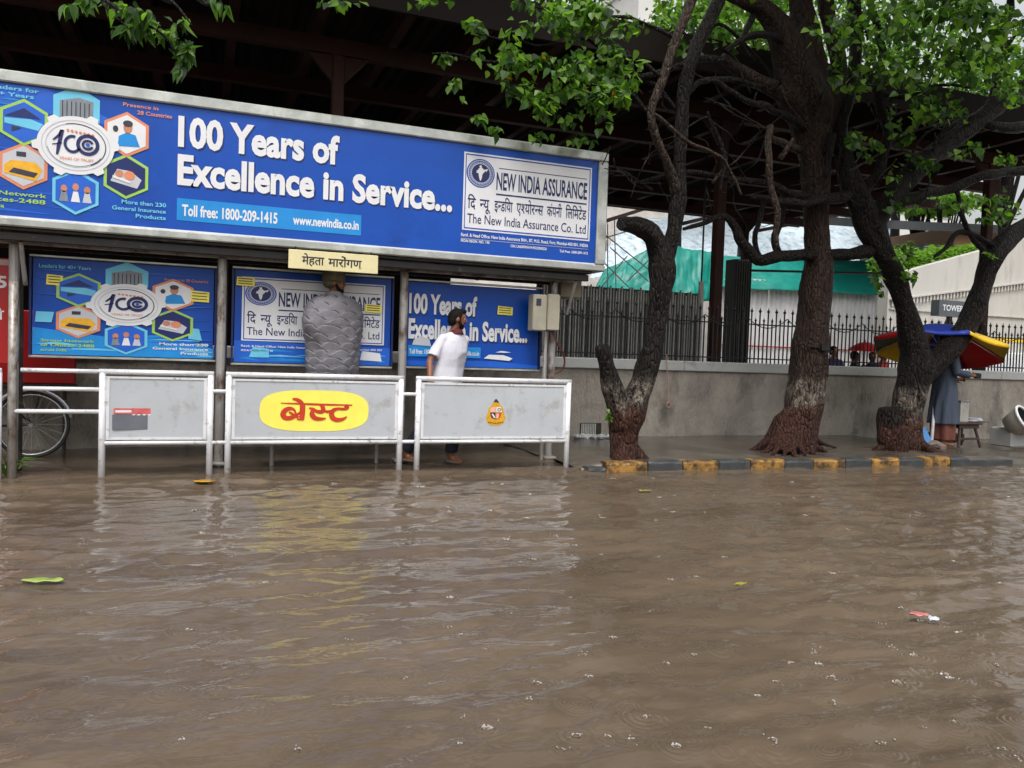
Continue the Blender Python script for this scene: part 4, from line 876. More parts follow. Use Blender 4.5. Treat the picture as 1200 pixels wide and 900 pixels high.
# ------------------------------------------------------------------ bicycle
bk = thing('bicycle', (-2.2, 9.4, 0), 'black roadster bicycle with only its rear wheel showing behind the left rails', 'bicycle')
def wheel(cx, cz, nm):
    w_ = MB(); N = 40; ring = lambda r: [(cx + r * math.cos(2 * math.pi * k / N), 9.4, cz + r * math.sin(2 * math.pi * k / N)) for k in range(N + 1)]
    w = w_.tube(ring(.335), .017, 8, caps=False).build('wheel', TYRE, bk, True)
    MB().tube(ring(.312), .011, 6, caps=False).build('rim', CHROME, w, True)
    s_ = MB()
    for k in range(20): an = 2 * math.pi * k / 20; s_.tube([(cx, 9.4 + (-.02 if k % 2 else .02), cz), (cx + .31 * math.cos(an), 9.4, cz + .31 * math.sin(an))], .0022, 4)
    s_.build('spokes', CHROME, w); MB().tube([(cx, 9.34, cz), (cx, 9.46, cz)], .02, 10).build('hub', CHROME, w)
wheel(-1.62, .36, 0); wheel(-2.72, .36, 1)
arc = [(-1.62 + .37 * math.cos(R(a)), 9.4, .36 + .37 * math.sin(R(a))) for a in range(10, 150, 10)]
MB().tube(arc, .028, 6).build('mudguard', CHROME, bk, True)
for p_ in ([(-1.62, 9.45, .36), (-2.02, 9.44, .34)], [(-1.62, 9.45, .36), (-2.08, 9.42, .80)], [(-2.02, 9.4, .34), (-2.1, 9.4, .88)], [(-2.02, 9.4, .34), (-2.56, 9.4, .82)], [(-2.08, 9.4, .80), (-2.55, 9.4, .9)], [(-2.54, 9.4, .95), (-2.72, 9.4, .36)]):
    MB().tube(p_, .014, 8).build('frame_tube', TYRE, bk, True)
MB().sph((-2.1, 9.4, .92), (.13, .08, .04), 12).build('saddle', TYRE, bk, True)
MB().tube(smooth_path([(-2.4, 9.1, 1.02), (-2.55, 9.2, 1.04), (-2.54, 9.4, 1.0), (-2.55, 9.6, 1.04), (-2.4, 9.7, 1.02)]), .012, 8).build('handlebar', CHROME, bk, True)
MB().box(-1.86, -1.50, 9.33, 9.47, .74, .755).build('carrier', IRON, bk)
for x in (-1.8, -1.55): MB().tube([(x, 9.45, .74), (-1.62, 9.45, .36)], .006, 6).build('carrier_stay', IRON, bk)

# =================================================================== PEOPLE
def xform(x, y, z, yaw, s=1): return Matrix.Translation((x, y, z)) @ Matrix.Rotation(R(yaw), 4, 'Z') @ Matrix.Scale(s, 4)
def head(mb, hz=1.60, cx=0, cy=0, yaw=0, s=1):
    """skull, jaw, nose, ears, lips, brow; face turned by yaw (degrees, on top of the body)"""
    keep = mb.xf; mb.xf = keep @ Matrix.Translation((cx, cy, hz)) @ Matrix.Rotation(R(yaw), 4, 'Z') @ Matrix.Scale(s, 4)
    mb.sph((0, .012, .025), (.076, .094, .092), 20); mb.sph((0, -.022, -.045), (.056, .062, .062), 16); mb.sph((0, -.05, -.085), (.030, .028, .024), 12)
    mb.tube([(0, -.082, .02), (0, -.103, -.012), (0, -.094, -.026)], [.008, .014, .010], 8); mb.sph((0, -.103, -.018), (.015, .013, .011), 10)
    for s_ in (-1, 1):
        mb.sph((s_ * .078, .008, .0), (.011, .02, .031), 10); mb.sph((s_ * .034, -.068, -.018), (.018, .016, .02), 10); mb.sph((s_ * .032, -.074, .032), (.026, .012, .010), 10)
    mb.sph((0, -.083, -.049), (.022, .009, .006), 10); mb.sph((0, -.081, -.061), (.019, .009, .006), 10)
    mb.xf = keep
def face_bits(t, xf, hz, cx, cy, yaw, beard=True, hair=True):
    M = xf @ Matrix.Translation((cx, cy, hz)) @ Matrix.Rotation(R(yaw), 4, 'Z')
    e = MB(M)
    for s_ in (-1, 1): e.sph((s_ * .031, -.072, .012), (.013, .008, .008), 10, 0); e.sph((s_ * .031, -.079, .012), (.006, .003, .006), 8, 1)
    e.build('eyes', [PWHITE, PBLACK], t, True)
    if hair:
        h = MB(M); h.sph((0, .026, .042), (.084, .094, .090), 18); h.sph((0, .05, .0), (.078, .068, .075), 14); h.sph((0, -.04, .095), (.06, .05, .03), 12)
        for s_ in (-1, 1): h.sph((s_ * .072, -.005, .02), (.012, .022, .04), 10)
        fuse(h, 'hair', HAIR, t, .008, 2)
    if beard:
        h = MB(M); h.sph((0, -.045, -.078), (.044, .046, .040), 14); h.sph((0, -.088, -.040), (.026, .010, .007), 10)
        for s_ in (-1, 1): h.tube([(s_ * .07, -.006, -.005), (s_ * .062, -.03, -.05), (s_ * .03, -.062, -.085)], [.013, .020, .024], 8)
        fuse(h, 'beard', HAIR, t, .007, 2)
def hand(mb, wrist, d, palm_n, s=1, curl=.5):
    """palm, four bent fingers of different length and a thumb"""
    w = Vector(wrist); d = Vector(d).normalized(); n_ = Vector(palm_n); n_ = (n_ - d * n_.dot(d)).normalized(); sd_ = d.cross(n_)
    mb.cap([w, w + d * .035 * s, w + d * .075 * s], [.022 * s, .027 * s, .026 * s], 10)
    for i, L2 in enumerate((.066, .075, .070, .054)):
        o = w + d * .078 * s + sd_ * (.027 - .018 * i) * s; a = o + (d * math.cos(curl * .5) + n_ * math.sin(curl * .5)) * L2 * .5 * s; b = a + (d * math.cos(curl * 1.5) + n_ * math.sin(curl * 1.5)) * L2 * .5 * s
        mb.cap([o, a, b], [.0095 * s, .0085 * s, .0075 * s], 8)
    o = w + d * .02 * s + sd_ * .024 * s; a = o + (d * .6 + sd_ * .6 + n_ * .35).normalized() * .04 * s; mb.cap([o, a, a + (d * .8 + n_ * .5 + sd_ * .1).normalized() * .03 * s], [.013 * s, .011 * s, .009 * s], 8)

# --- man in the white shirt, striding to the right
SH = Matrix.Identity(4); SH[0][2] = .15; SH[0][3] = -.15 * .6
fx = SH @ xform(2.48, 8.45, .02, 30, .985)
pm = thing('person', (2.50, 8.45, .02), 'bearded man in white short-sleeved shirt and dark jeans looking right behind the crest barrier', 'person')
LegL = [(.09, 0, .90), (.15, -.14, .50), (.17, -.10, .09)]; LegR = [(-.09, 0, .90), (-.14, .04, .49), (-.24, .20, .11)]
ArmR = [(-.175, .01, 1.395), (-.29, .03, 1.14), (-.37, -.10, .95)]; ArmL = [(.175, .0, 1.395), (.235, .06, 1.13), (.24, -.02, .90)]
bd = MB(fx); bd.loft([(0, 0, .82, .13, .10), (0, 0, .92, .165, .115), (0, 0, 1.06, .145, .10), (0, -.005, 1.25, .165, .115), (0, 0, 1.38, .17, .10), (0, 0, 1.45, .10, .075), (0, .01, 1.50, .055, .055), (0, 0, 1.56, .052, .055)])
for g in (LegL, LegR): bd.cap(g, [.085, .06, .042], 12); bd.cap([g[2] + Vector((0, 0, 0)) if isinstance(g[2], Vector) else g[2], (g[2][0], g[2][1] - .06, g[2][2] - .05), (g[2][0], g[2][1] - .17, g[2][2] - .065)], [.04, .036, .028], 10)
for g in (ArmR, ArmL): bd.cap(g, [.052, .040, .027], 12)
hand(bd, ArmR[2], (0, -.15, -1), (1, 0, 0)); hand(bd, ArmL[2], (0, -.15, -1), (-1, 0, 0))
head(bd, 1.615, 0, -.01, 52); fuse(bd, 'body', SKIN, pm, .0075, 3)
face_bits(pm, fx, 1.615, 0, -.01, 52)
c = MB(fx); c.loft([(0, 0, .84, .215, .165), (0, 0, .90, .208, .158), (0, 0, .98, .198, .152), (0, 0, 1.08, .192, .148), (0, -.005, 1.17, .196, .148), (0, -.005, 1.25, .200, .146), (0, 0, 1.32, .20, .136), (0, 0, 1.38, .190, .120), (0, .0, 1.43, .145, .10), (0, .008, 1.475, .075, .072)], 28)
for g in (ArmR, ArmL): a_, b_ = Vector(g[0]), Vector(g[1]); c.tube([a_ - (b_ - a_) * .05, a_.lerp(b_, .45), a_.lerp(b_, .78)], [.060, .062, .070], 14); c.sph(a_ + Vector((0, 0, -.008)), .064, 14); c.sph(a_ * .6 + Vector((0, 0, .57)), .058, 12)
for v in range(len(c.v)): c.v[v] += Vector((noise.noise(c.v[v] * 7), noise.noise(c.v[v] * 7 + Vector((5, 0, 0))), 0)) * .020
fuse(c, 'shirt', POLO, pm, .009, 5)
c = MB(fx); c.tube([(0, -.035, 1.425), (0, -.02, 1.455), (0, .005, 1.485)], [.085, .08, .068], 16); fuse(c, 'collar', MAROON, pm, .007, 1)
c = MB(fx); c.loft([(0, 0, .80, .155, .125), (0, 0, .90, .172, .13), (0, 0, .97, .168, .125)], 24)
for g in (LegL, LegR): c.tube([Vector(g[0]), Vector(g[1]), Vector(g[2]) + Vector((0, 0, .03))], [.105, .082, .075], 14)
fuse(c, 'jeans', JEANS, pm, .01, 2)
for g in (LegL, LegR): MB(fx).sph((g[2][0], g[2][1] - .07, g[2][2] - .075), (.047, .125, .022), 14).build('sandal', SHOE, pm, True)

# --- tall man in a grey quilted wrap, standing on the shelter bench
fx = xform(1.30, 8.56, .335, 28)
pc = thing('person', (1.30, 8.56, .335), 'bearded man in khaki turban wrapped in a grey scale-patterned cloak before the middle poster', 'person')
bd = MB(fx); bd.loft([(0, 0, .82, .13, .10), (0, 0, 1.06, .145, .10), (0, 0, 1.38, .17, .10), (0, 0, 1.45, .10, .075), (0, .01, 1.50, .055, .055), (0, 0, 1.56, .052, .055)])
for s_ in (-1, 1):
    bd.cap([(s_ * .09, 0, .88), (s_ * .10, -.01, .48), (s_ * .1, 0, .08)], [.085, .058, .042], 12); bd.cap([(s_ * .1, 0, .06), (s_ * .1, -.15, .035)], [.038, .028], 10)
    bd.cap([(s_ * .19, 0, 1.40), (s_ * .22, .02, 1.14), (s_ * .06, -.17, 1.10)], [.05, .04, .028], 12)
    hand(bd, (s_ * .06, -.17, 1.10), (-s_ * .9, -.2, .1), (0, .6, 0))
head(bd, 1.60, 0, -.015, 48); fuse(bd, 'body', SKIN, pc, .0085, 3); face_bits(pc, fx, 1.60, 0, -.015, 48, hair=False)
M = fx @ Matrix.Translation((0, -.015, 1.60)) @ Matrix.Rotation(R(48), 4, 'Z'); tb = MB(M); tb.sph((0, .02, .055), (.092, .11, .080), 20); tb.sph((0, .045, -.0), (.088, .09, .06), 16)
for k in range(5): tb.tube([(.092 * math.cos(a_), .02 + .112 * math.sin(a_), .03 + .02 * k + .012 * math.sin(a_ + k)) for a_ in np.linspace(0, 6.2, 20)], .012, 6)
fuse(tb, 'turban', KHAKI, pc, .008, 1)
MB(fx).cap([(-.09, 0, .86), (-.10, -.01, .48), (-.1, 0, .10)], [.1, .08, .07], 12).cap([(.09, 0, .86), (.10, -.01, .48), (.1, 0, .10)], [.1, .08, .07], 12).build('trousers', JEANS, pc, True)
prof = [(.52, .27, .20), (.7, .30, .22), (.9, .305, .21), (1.05, .325, .215), (1.17, .34, .215), (1.29, .34, .20), (1.39, .31, .175), (1.445, .235, .14), (1.485, .095, .095), (1.515, .080, .085)]
V = []; F = []; na, nh = 252, 250; zs = [p_[0] for p_ in prof]; Lm = []
for j in range(nh + 1):
    z = zs[0] + (zs[-1] - zs[0]) * j / nh; rx = np.interp(z, zs, [p_[1] for p_ in prof]); ry = np.interp(z, zs, [p_[2] for p_ in prof])
    for i in range(na):
        an = 2 * math.pi * i / na; q = Vector((math.cos(an), math.sin(an), z * 2.0))
        bulge = 1 + .07 * noise.noise(q * 1.6) + .05 * math.sin(an * 3 + 1) * max(0, 1.2 - z) + .022 * math.sin(an * 7 + 3 * noise.noise(q)) * min(1, max(0, 1.45 - z) * 2) + .15 * math.exp(-(an - 3.3) ** 2 / .35) * math.exp(-((z - 1.13) / .15) ** 2) + .05 * max(0, math.sin(an - 4.9)) ** 12
        u = an * 9 / (2 * math.pi) * 1.0; row = z / .082 + .25 * noise.noise(q * 1.3); r_ = math.floor(row); fv = row - r_; uu = (u + (.5 if r_ % 2 else 0) + .22 * noise.noise(q * 2.2) + .06 * fv) % 1
        arc_ = .98 - .62 * (2 * uu - 1) ** 2; hgt = (max(0, fv / max(arc_, .05)) ** .8 if fv < arc_ else .12); V.append((rx * bulge * math.cos(an) * (1 + .034 * hgt), ry * bulge * math.sin(an) * (1 + .034 * hgt), z)); Lm.append((uu, fv))
for j in range(nh):
    for i in range(na): F.append((j * na + i, j * na + (i + 1) % na, (j + 1) * na + (i + 1) % na, (j + 1) * na + i))
ck = MB(fx); ck.add(V, F)
for k_, f in enumerate(F):
    uu, fv = Lm[f[0]]
    if 0 < fv - (.98 - .62 * (2 * uu - 1) ** 2) < .07 + .13 * (uu > .5) and (.50 if noise.noise(V[f[0]] * Vector((5, 5, 5)) if False else Vector(V[f[0]]) * 5) < .05 else .18) < uu < .92: ck.m[k_] = 1
cl = ck.build('cloak', [CLOAK, CLOAKL], pc, True); so_ = cl.modifiers.new('thickness', 'SOLIDIFY'); so_.thickness = .006

# --- vendor seen from the side, under the umbrella
VX, VY = 10.27, 8.62
fx = xform(VX, VY, .10, 68, .98)
pv = thing('person', (VX, VY, .10), 'street vendor in a long blue-grey kurta reaching out a hand behind the forked tree', 'person')
bd = MB(fx); bd.loft([(0, 0, .82, .13, .10), (0, 0, 1.06, .145, .10), (0, 0, 1.25, .165, .115), (0, 0, 1.38, .17, .10), (0, 0, 1.45, .10, .075), (0, .01, 1.50, .055, .055), (0, 0, 1.56, .052, .055)])
for s_, yo in ((-1, .04), (1, -.05)): bd.cap([(s_ * .09, 0, .88), (s_ * .10, yo - .01, .48), (s_ * .1, yo, .08)], [.085, .056, .04], 12); bd.cap([(s_ * .1, yo, .05), (s_ * .11, yo - .15, .03)], [.038, .028], 10)
AR = [(-.19, 0, 1.39), (-.25, -.04, 1.12), (-.17, -.30, 1.08)]; AL = [(.19, 0, 1.39), (.24, -.02, 1.12), (.14, -.24, 1.02)]
for g in (AR, AL): bd.cap(g, [.05, .04, .027], 12)
hand(bd, AR[2], (.1, -1, .05), (1, 0, -.2), curl=.9); hand(bd, AL[2], (0, -1, 0), (-1, 0, -.2), curl=.9)
head(bd, 1.60, 0, -.02, 5); fuse(bd, 'body', SKIN, pv, .0085, 3); face_bits(pv, fx, 1.60, 0, -.02, 5)
c = MB(fx); c.loft([(0, 0, .34, .225, .21), (0, 0, .6, .21, .19), (0, 0, .85, .20, .165), (0, 0, 1.05, .185, .15), (0, -.01, 1.25, .19, .14), (0, 0, 1.37, .19, .12), (0, 0, 1.45, .12, .09), (0, .008, 1.49, .075, .07)], 36)
for g in (AR, AL): a_, b_, d_ = [Vector(q) for q in g]; c.tube([a_, b_, b_.lerp(d_, .8)], [.075, .065, .058], 14)
for v in range(len(c.v)):
    q = fx.inverted() @ c.v[v]; an = math.atan2(q.y, q.x); k_ = max(0, 1.1 - q.z) * .030 * math.sin(an * 9 + 2 * math.sin(q.z * 4)); q += Vector((math.cos(an), math.sin(an), 0)) * k_; c.v[v] = fx @ q
fuse(c, 'kurta', KURTA, pv, .009, 2)
c = MB(fx); c.loft([(0, -.01, .10, .185, .16), (0, -.01, .3, .19, .165), (0, 0, .5, .18, .16)], 30)
for v in range(len(c.v)):
    q = fx.inverted() @ c.v[v]; an = math.atan2(q.y, q.x); q += Vector((math.cos(an), math.sin(an), 0)) * .018 * math.sin(an * 7 + q.z * 3); c.v[v] = fx @ q
fuse(c, 'lungi', LUNGI, pv, .01, 2)
hp = fx @ Vector((-.15, -.40, 1.07)); MB().bbox(hp.x - .05, hp.x + .05, hp.y - .03, hp.y + .03, hp.z - .03, hp.z + .05, .01).build('tin_cup', IRON, None, loc=tuple(hp), label="small dark tin in the vendor's outstretched hand", cat='tin')

# --- people beyond the railing
def bystander(x, y, yaw, m, label, h=1.0, hood=None):
    fx = xform(x, y, .1, yaw, h); t = thing('person', (x, y, .1), label, 'person', 'people beyond the railing')
    bd = MB(fx); bd.loft([(0, 0, .82, .13, .10), (0, 0, 1.06, .145, .10), (0, 0, 1.38, .17, .10), (0, 0, 1.45, .10, .075), (0, .01, 1.50, .055, .055), (0, 0, 1.56, .052, .055)], 14)
    for s_ in (-1, 1): bd.cap([(s_ * .09, 0, .88), (s_ * .1, -.02, .48), (s_ * .1, .02, .06)], [.085, .056, .04], 8); bd.cap([(s_ * .19, 0, 1.4), (s_ * .25, .02, 1.12), (s_ * .24, -.08, .88)], [.05, .04, .027], 8); hand(bd, (s_ * .24, -.08, .88), (0, -.2, -1), (-s_, 0, 0))
    head(bd, 1.60); fuse(bd, 'body', SKIN, t, .013, 2)
    M = fx @ Matrix.Translation((0, 0, 1.6)); hh = MB(M); hh.sph((0, .026, .042), (.085, .096, .092), 14); hh.sph((0, .05, 0), (.08, .07, .08), 12); fuse(hh, 'scarf' if hood else 'hair', hood or HAIR, t, .011, 1)
    c = MB(fx); c.loft([(0, 0, .82, .18, .135), (0, 0, 1.08, .17, .125), (0, 0, 1.37, .19, .12), (0, 0, 1.46, .11, .09)], 18)
    for s_ in (-1, 1): c.tube([(s_ * .18, 0, 1.4), (s_ * .25, .02, 1.14)], [.07, .068], 10)
    fuse(c, 'shirt', m, t, .013, 2)
    c = MB(fx)
    for s_ in (-1, 1): c.tube([(s_ * .09, 0, .92), (s_ * .1, -.02, .48), (s_ * .1, .02, .1)], [.105, .08, .075], 12)
    fuse(c, 'trousers', JEANS, t, .014, 2)
for px, py, m, lab, hood in ((978, 405, mat('violet_cloth', srgb(70, 60, 110), .8), 'dark-haired person in violet beyond the railing, right of the middle trunk', None),
                       (1003, 411, mat('black_cloth', srgb(28, 28, 32), .8), 'person in black beyond the railing beside the red umbrella', None),
                       (1023, 412, mat('navy_cloth', srgb(30, 34, 54), .8), 'dark-haired person in navy beyond the railing, right of red umbrella', None),
                       (1036, 409, mat('coral_cloth', srgb(226, 76, 60), .8), 'person in coral red with a red scarf beyond the railing', mat('coral_cloth', (1, 1, 1)))):
    p = P(px, py, 11.5); bystander(p.x, 11.5, random.uniform(-30, 60), m, lab, (p.z - .1) / 1.735, hood)
p = P(1014, 402, 11.3)
uu = thing('umbrella', p, 'small red umbrella held up beyond the railing left of the forked tree', 'umbrella'); V = [(p.x, 11.3, p.z + .02)]; F = []
for i in range(1, 5):
    for k in range(16): an = 2 * math.pi * k / 16; r_ = .30 * i / 4 * (1 - .05 * (k % 2) * (i == 4)); V.append((p.x + r_ * math.cos(an), 11.3 + r_ * math.sin(an), p.z + .02 - .15 * (i / 4) ** 2))
for k in range(16): F.append((0, 1 + k, 1 + (k + 1) % 16))
for i in range(3):
    for k in range(16): F.append((1 + i * 16 + k, 17 + i * 16 + k, 17 + i * 16 + (k + 1) % 16, 1 + i * 16 + (k + 1) % 16))
o = MB().add(V, F).build('canopy', U_R, uu); o.modifiers.new('t', 'SOLIDIFY').thickness = .004
MB().tube([(p.x, 11.3, p.z - .5), (p.x, 11.3, p.z + .06)], .008, 6).build('shaft', IRON, uu)

# =================================================================== VENDOR'S PLACE
ub = PZ(1091, 524, .10); UXc = Vector((10.46, 8.92, 1.56)); ax = Vector((.25, .15, 1)).normalized(); apex = UXc + ax * .38
um = thing('garden_umbrella', ub, 'big yellow, blue and red garden umbrella on a white pole behind the forked tree', 'umbrella')
tc_ = Vector((-UXc.x, -UXc.y, 0)).normalized(); tc_ = (tc_ - ax * tc_.dot(ax)).normalized(); tr_ = ax.cross(tc_)       # towards the road, and to the right
if tr_.dot(RT) < 0: tr_ = -tr_
cols = [U_B, U_Y, U_Y, U_R, U_B, U_Y, U_G, U_R]        # from nearest, turning to the right
for k in range(8):
    V = []; F = []; n_, m_ = 6, 6
    for i in range(m_ + 1):
        r_ = .96 * i / m_; dz = .38 * (1 - (i / m_) ** 1.25)
        for j in range(n_ + 1):
            an = R(45 * (k - .5 + j / n_)); sc_ = math.cos(R(22.5)) / math.cos(R(45 * (j / n_ - .5))) * (1 - .02 * math.sin(math.pi * j / n_) * (i / m_)); V.append(UXc + (tc_ * math.cos(an) + tr_ * math.sin(an)) * r_ * sc_ + ax * (dz - .03 * math.sin(math.pi * j / n_) * (i / m_)))
    for i in range(m_):
        for j in range(n_): q = i * (n_ + 1) + j; F.append((q, q + 1, q + n_ + 2, q + n_ + 1))
    for j in range(n_ + 1): V.append(V[m_ * (n_ + 1) + j] - ax * .05)                                            # short valance
    for j in range(n_): q = m_ * (n_ + 1) + j; F.append((q, q + 1, q + n_ + 2, q + n_ + 1))
    o = MB().add(V, F).build('panel', cols[k], um, True); o.modifiers.new('t', 'SOLIDIFY').thickness = .003
    an = R(45 * (k - .5)); e = UXc + (tc_ * math.cos(an) + tr_ * math.sin(an)) * .94 - ax * .012
    MB().tube([apex - ax * .03, apex.lerp(e, .5) + ax * .01, e], .007, 6).build('rib', CHROME, um)
    MB().tube([apex - ax * .35, apex.lerp(e, .5)], .005, 6).build('strut', CHROME, um)
MB().tube([ub - Vector((0, 0, .05)), ub.lerp(apex, .5), apex + ax * .05], [.024, .022, .018], 12).build('pole', PWHITE, um, True)
MB().loft([(ub.x, ub.y, .08, .2, .2), (ub.x, ub.y, .14, .2, .2), (ub.x, ub.y, .2, .08, .08)], 20).build('base', mat('concrete_base', (.16, .12, .1), .7, 0, .3, 10), um)
p = PZ(1078, 524, .10); bs = thing('blue_sheet', (p.x, p.y, .1), 'folded blue plastic sheet propped at the foot of the umbrella pole', 'plastic sheet')
MB().add([(p.x - .13, p.y - .1, .1), (p.x + .16, p.y - .12, .1), (p.x + .15, p.y + .05, .38), (p.x - .16, p.y + .1, .42), (p.x - .1, p.y + .1, .1), (p.x + .16, p.y + .1, .1)],
         [(0, 1, 2, 3), (1, 5, 2), (0, 3, 4), (4, 3, 2, 5), (0, 4, 5, 1)]).build('sheet', mat('blue_plastic', srgb(60, 120, 180), .35, 0, .2, 6), bs)
MB().tube([(p.x - .14, p.y - .11, .11), (p.x + .17, p.y - .13, .11)], .014, 8).build('hem', PWHITE, bs)

sx_, sy_ = 10.62, 8.62
stl = thing('stool', (sx_, sy_, .1), 'dark wooden stool carrying a tin box and papers, right of the vendor', 'stool')
top = .46
MB().bbox(sx_ - .20, sx_ + .26, sy_ - .18, sy_ + .18, top - .03, top, .008).build('top', WOOD_D, stl)
for dx, dy in ((-.15, -.13), (.21, -.13), (-.15, .13), (.21, .13)): MB().tube([(sx_ + dx * 1.25 - .01, sy_ + dy * 1.25, .09), (sx_ + dx * .8, sy_ + dy * .8, top - .03)], .022, 8).build('leg', WOOD_D, stl)
for dy in (-.145, .145): MB().bbox(sx_ - .17, sx_ + .23, sy_ + dy - .012, sy_ + dy + .012, .20, .235, .004).build('stretcher', WOOD_D, stl)
MB().bbox(sx_ - .18, sx_ + .22, sy_ - .15, sy_ + .15, top - .09, top - .032, .004).build('apron', WOOD_D, stl)
tn = thing('tin_canister', (sx_ - .02, sy_, top), 'tall pale tin canister standing on the stool', 'canister')
MB().bbox(sx_ - .11, sx_ + .06, sy_ - .10, sy_ + .08, top, top + .30, .01).build('body', mat('pale_tin', (.55, .53, .5), .3, .5, .15), tn)
MB().bbox(sx_ - .115, sx_ + .065, sy_ - .105, sy_ + .085, top + .30, top + .325, .006).build('lid', CHROME, tn)
MB().tube(smooth_path([(sx_ + .06, sy_, top + .06), (sx_ + .12, sy_, top + .1), (sx_ + .12, sy_, top + .26), (sx_ + .06, sy_, top + .29)]), .008, 6).build('handle', CHROME, tn)
dk = thing('dark_box', (sx_ - .18, sy_ + .08, top), 'dark open box standing behind the pale canister on the stool', 'box')
MB().bbox(sx_ - .24, sx_ - .12, sy_ + .02, sy_ + .16, top + .001, top + .34, .008).build('body', DARKMETAL, dk); MB().bbox(sx_ - .245, sx_ - .115, sy_ + .015, sy_ + .165, top + .34, top + .355, .004).build('lid', DARKMETAL, dk)
pp = thing('paper_bundle', (sx_ + .2, sy_ - .05, top), 'flat pile of papers and plastic on a tray at the right end of the stool', 'papers')
MB().bbox(sx_ + .08, sx_ + .46, sy_ - .14, sy_ + .12, top + .001, top + .010, .003).build('tray', WOOD_D, pp)
random.seed(9)
for k in range(6):
    M = Matrix.Translation((sx_ + .21 + random.uniform(-.03, .04), sy_ - .02, top + .014 + .009 * k)) @ Matrix.Rotation(random.uniform(-.5, .5), 4, 'Z') @ Matrix.Rotation(random.uniform(-.05, .05), 4, 'X')
    MB(M).box(-.11, .11, -.08, .08, 0, .006).build('sheet', (PWHITE, PGREY)[k % 2], pp)
# bucket stool behind feet
bk2 = thing('crate', (10.9, 9.0, .1), 'low dark crate on the pavement under and behind the stool', 'crate')
MB().bbox(10.55, 11.15, 8.95, 9.25, .1, .24, .01).build('base', WOOD_D, bk2)
for k in range(5): MB().bbox(10.57 + k * .12, 10.65 + k * .12, 8.935, 8.95, .11, .235, .004).build('slat', WOOD_D, bk2)

# white tub tipped against the wall at the right edge of the photo
tq = P(1203, 492, 8.6); tub = thing('washing_tub', (tq.x, 8.7, .05), 'tipped white-rimmed tub with a dark inside at the right edge', 'tub')
M = Matrix.Translation(tq) @ Matrix.Rotation(R(28), 4, 'Y') @ Matrix.Rotation(R(58), 4, 'X')
N = 36
def rings(mb, prof, mi=0):
    vs = [(r_ * math.cos(2 * math.pi * k / N), r_ * .8 * math.sin(2 * math.pi * k / N), z) for r_, z in prof for k in range(N)]
    mb.add(vs, [(i * N + k, i * N + (k + 1) % N, (i + 1) * N + (k + 1) % N, (i + 1) * N + k) for i in range(len(prof) - 1) for k in range(N)] + [tuple(range(N - 1, -1, -1))], mi); return mb
rings(MB(M), [(.17, -.28), (.24, -.1), (.275, 0)]).build('outside', mat('off_white_plastic', (.46, .44, .40), .4, 0, .15, 4), tub, True)
rings(MB(M), [(.155, -.26), (.225, -.1), (.26, -.005)]).build('inside', PBLACK, tub, True)
MB(M).tube([(.27 * math.cos(a_), .216 * math.sin(a_), 0) for a_ in np.linspace(0, 2 * math.pi, N + 1)], .022, 8, caps=False).build('rim', PWHITE, tub, True)
bx_ = thing('low_block', (tq.x + .1, 8.9, .05), 'pale block under the tipped tub at the right edge', 'block')
MB().bbox(tq.x - .14, tq.x + .6, 8.72, 9.1, .04, .34, .02).build('body', COPING, bx_)

# =================================================================== VEHICLES BEYOND THE RAILING
def car(x0, y0, L_, h, label, m=CARW):
    t = thing('parked_car', (x0 + L_ / 2, y0, .1), label, 'car', 'white cars beyond the railing')
    prof = [(0, .28), (0, .62), (.03, .80), (.20, .92), (.27, 1.0), (.36, 1.36), (.42, 1.47), (.62, 1.50), (.80, 1.44), (.93, 1.06), (.985, .95), (1, .6), (1, .28)]
    k = h / 1.5; W = 1.62; secs = [(-W / 2, .90), (-W / 2 + .08, 1), (W / 2 - .08, 1), (W / 2, .90)]
    V = []; F = []
    for j, (yy, s_) in enumerate(secs):
        for u, z in prof: inn = .14 * max(0, (z - .95)) * (1 if yy > 0 else -1); V.append((x0 + L_ * (.5 + (u - .5) * (.985 if s_ < 1 else 1)), y0 + .81 + yy - inn * 1.4, .1 + z * k * (1 if s_ == 1 else .985)))
    n_ = len(prof)
    for j in range(3):
        for i in range(n_): F.append((j * n_ + i, j * n_ + (i + 1) % n_, (j + 1) * n_ + (i + 1) % n_, (j + 1) * n_ + i))
    F += [tuple(range(n_ - 1, -1, -1)), tuple(range(3 * n_, 4 * n_))]
    MB().add(V, F).build('body', m, t)
    def win(us): 
        mb = MB(); vs = [(x0 + L_ * u, y0 - .003 + .20 * max(0, z - .95) + .0, .1 + z * k) for u, z in us]; vs += [(a, b + .012, c_) for a, b, c_ in vs]; n2 = len(us)
        mb.add(vs, [tuple(range(n2)), tuple(range(2 * n2 - 1, n2 - 1, -1))] + [((i + 1) % n2, i, n2 + i, n2 + (i + 1) % n2) for i in range(n2)]); mb.build('side_window', GLASS_D, t)
    win([(.30, 1.0), (.56, 1.0), (.56, 1.40), (.43, 1.38), (.375, 1.28)]); win([(.58, 1.0), (.80, 1.0), (.82, 1.1), (.77, 1.37), (.58, 1.40)])
    for u in (.19, .80):
        for yy in (y0 + .02, y0 + 1.42):
            w_ = MB().tube([(x0 + L_ * u, yy, .41), (x0 + L_ * u, yy + .18, .41)], .31, 20).build('wheel', TYRE, t); MB().tube([(x0 + L_ * u, yy - .005, .41), (x0 + L_ * u, yy + .01, .41)], .19, 14).build('rim', CHROME, w_)
    for yy in (y0 + .1, y0 + 1.3): MB().sph((x0 + .05, yy + .1, .1 + .72 * k), (.06, .14, .07), 10).build('headlight', PWHITE, t)
    MB().sph((x0 + L_ * .29, y0 - .06, .1 + 1.0 * k), (.08, .07, .06), 10).build('mirror', m, t)
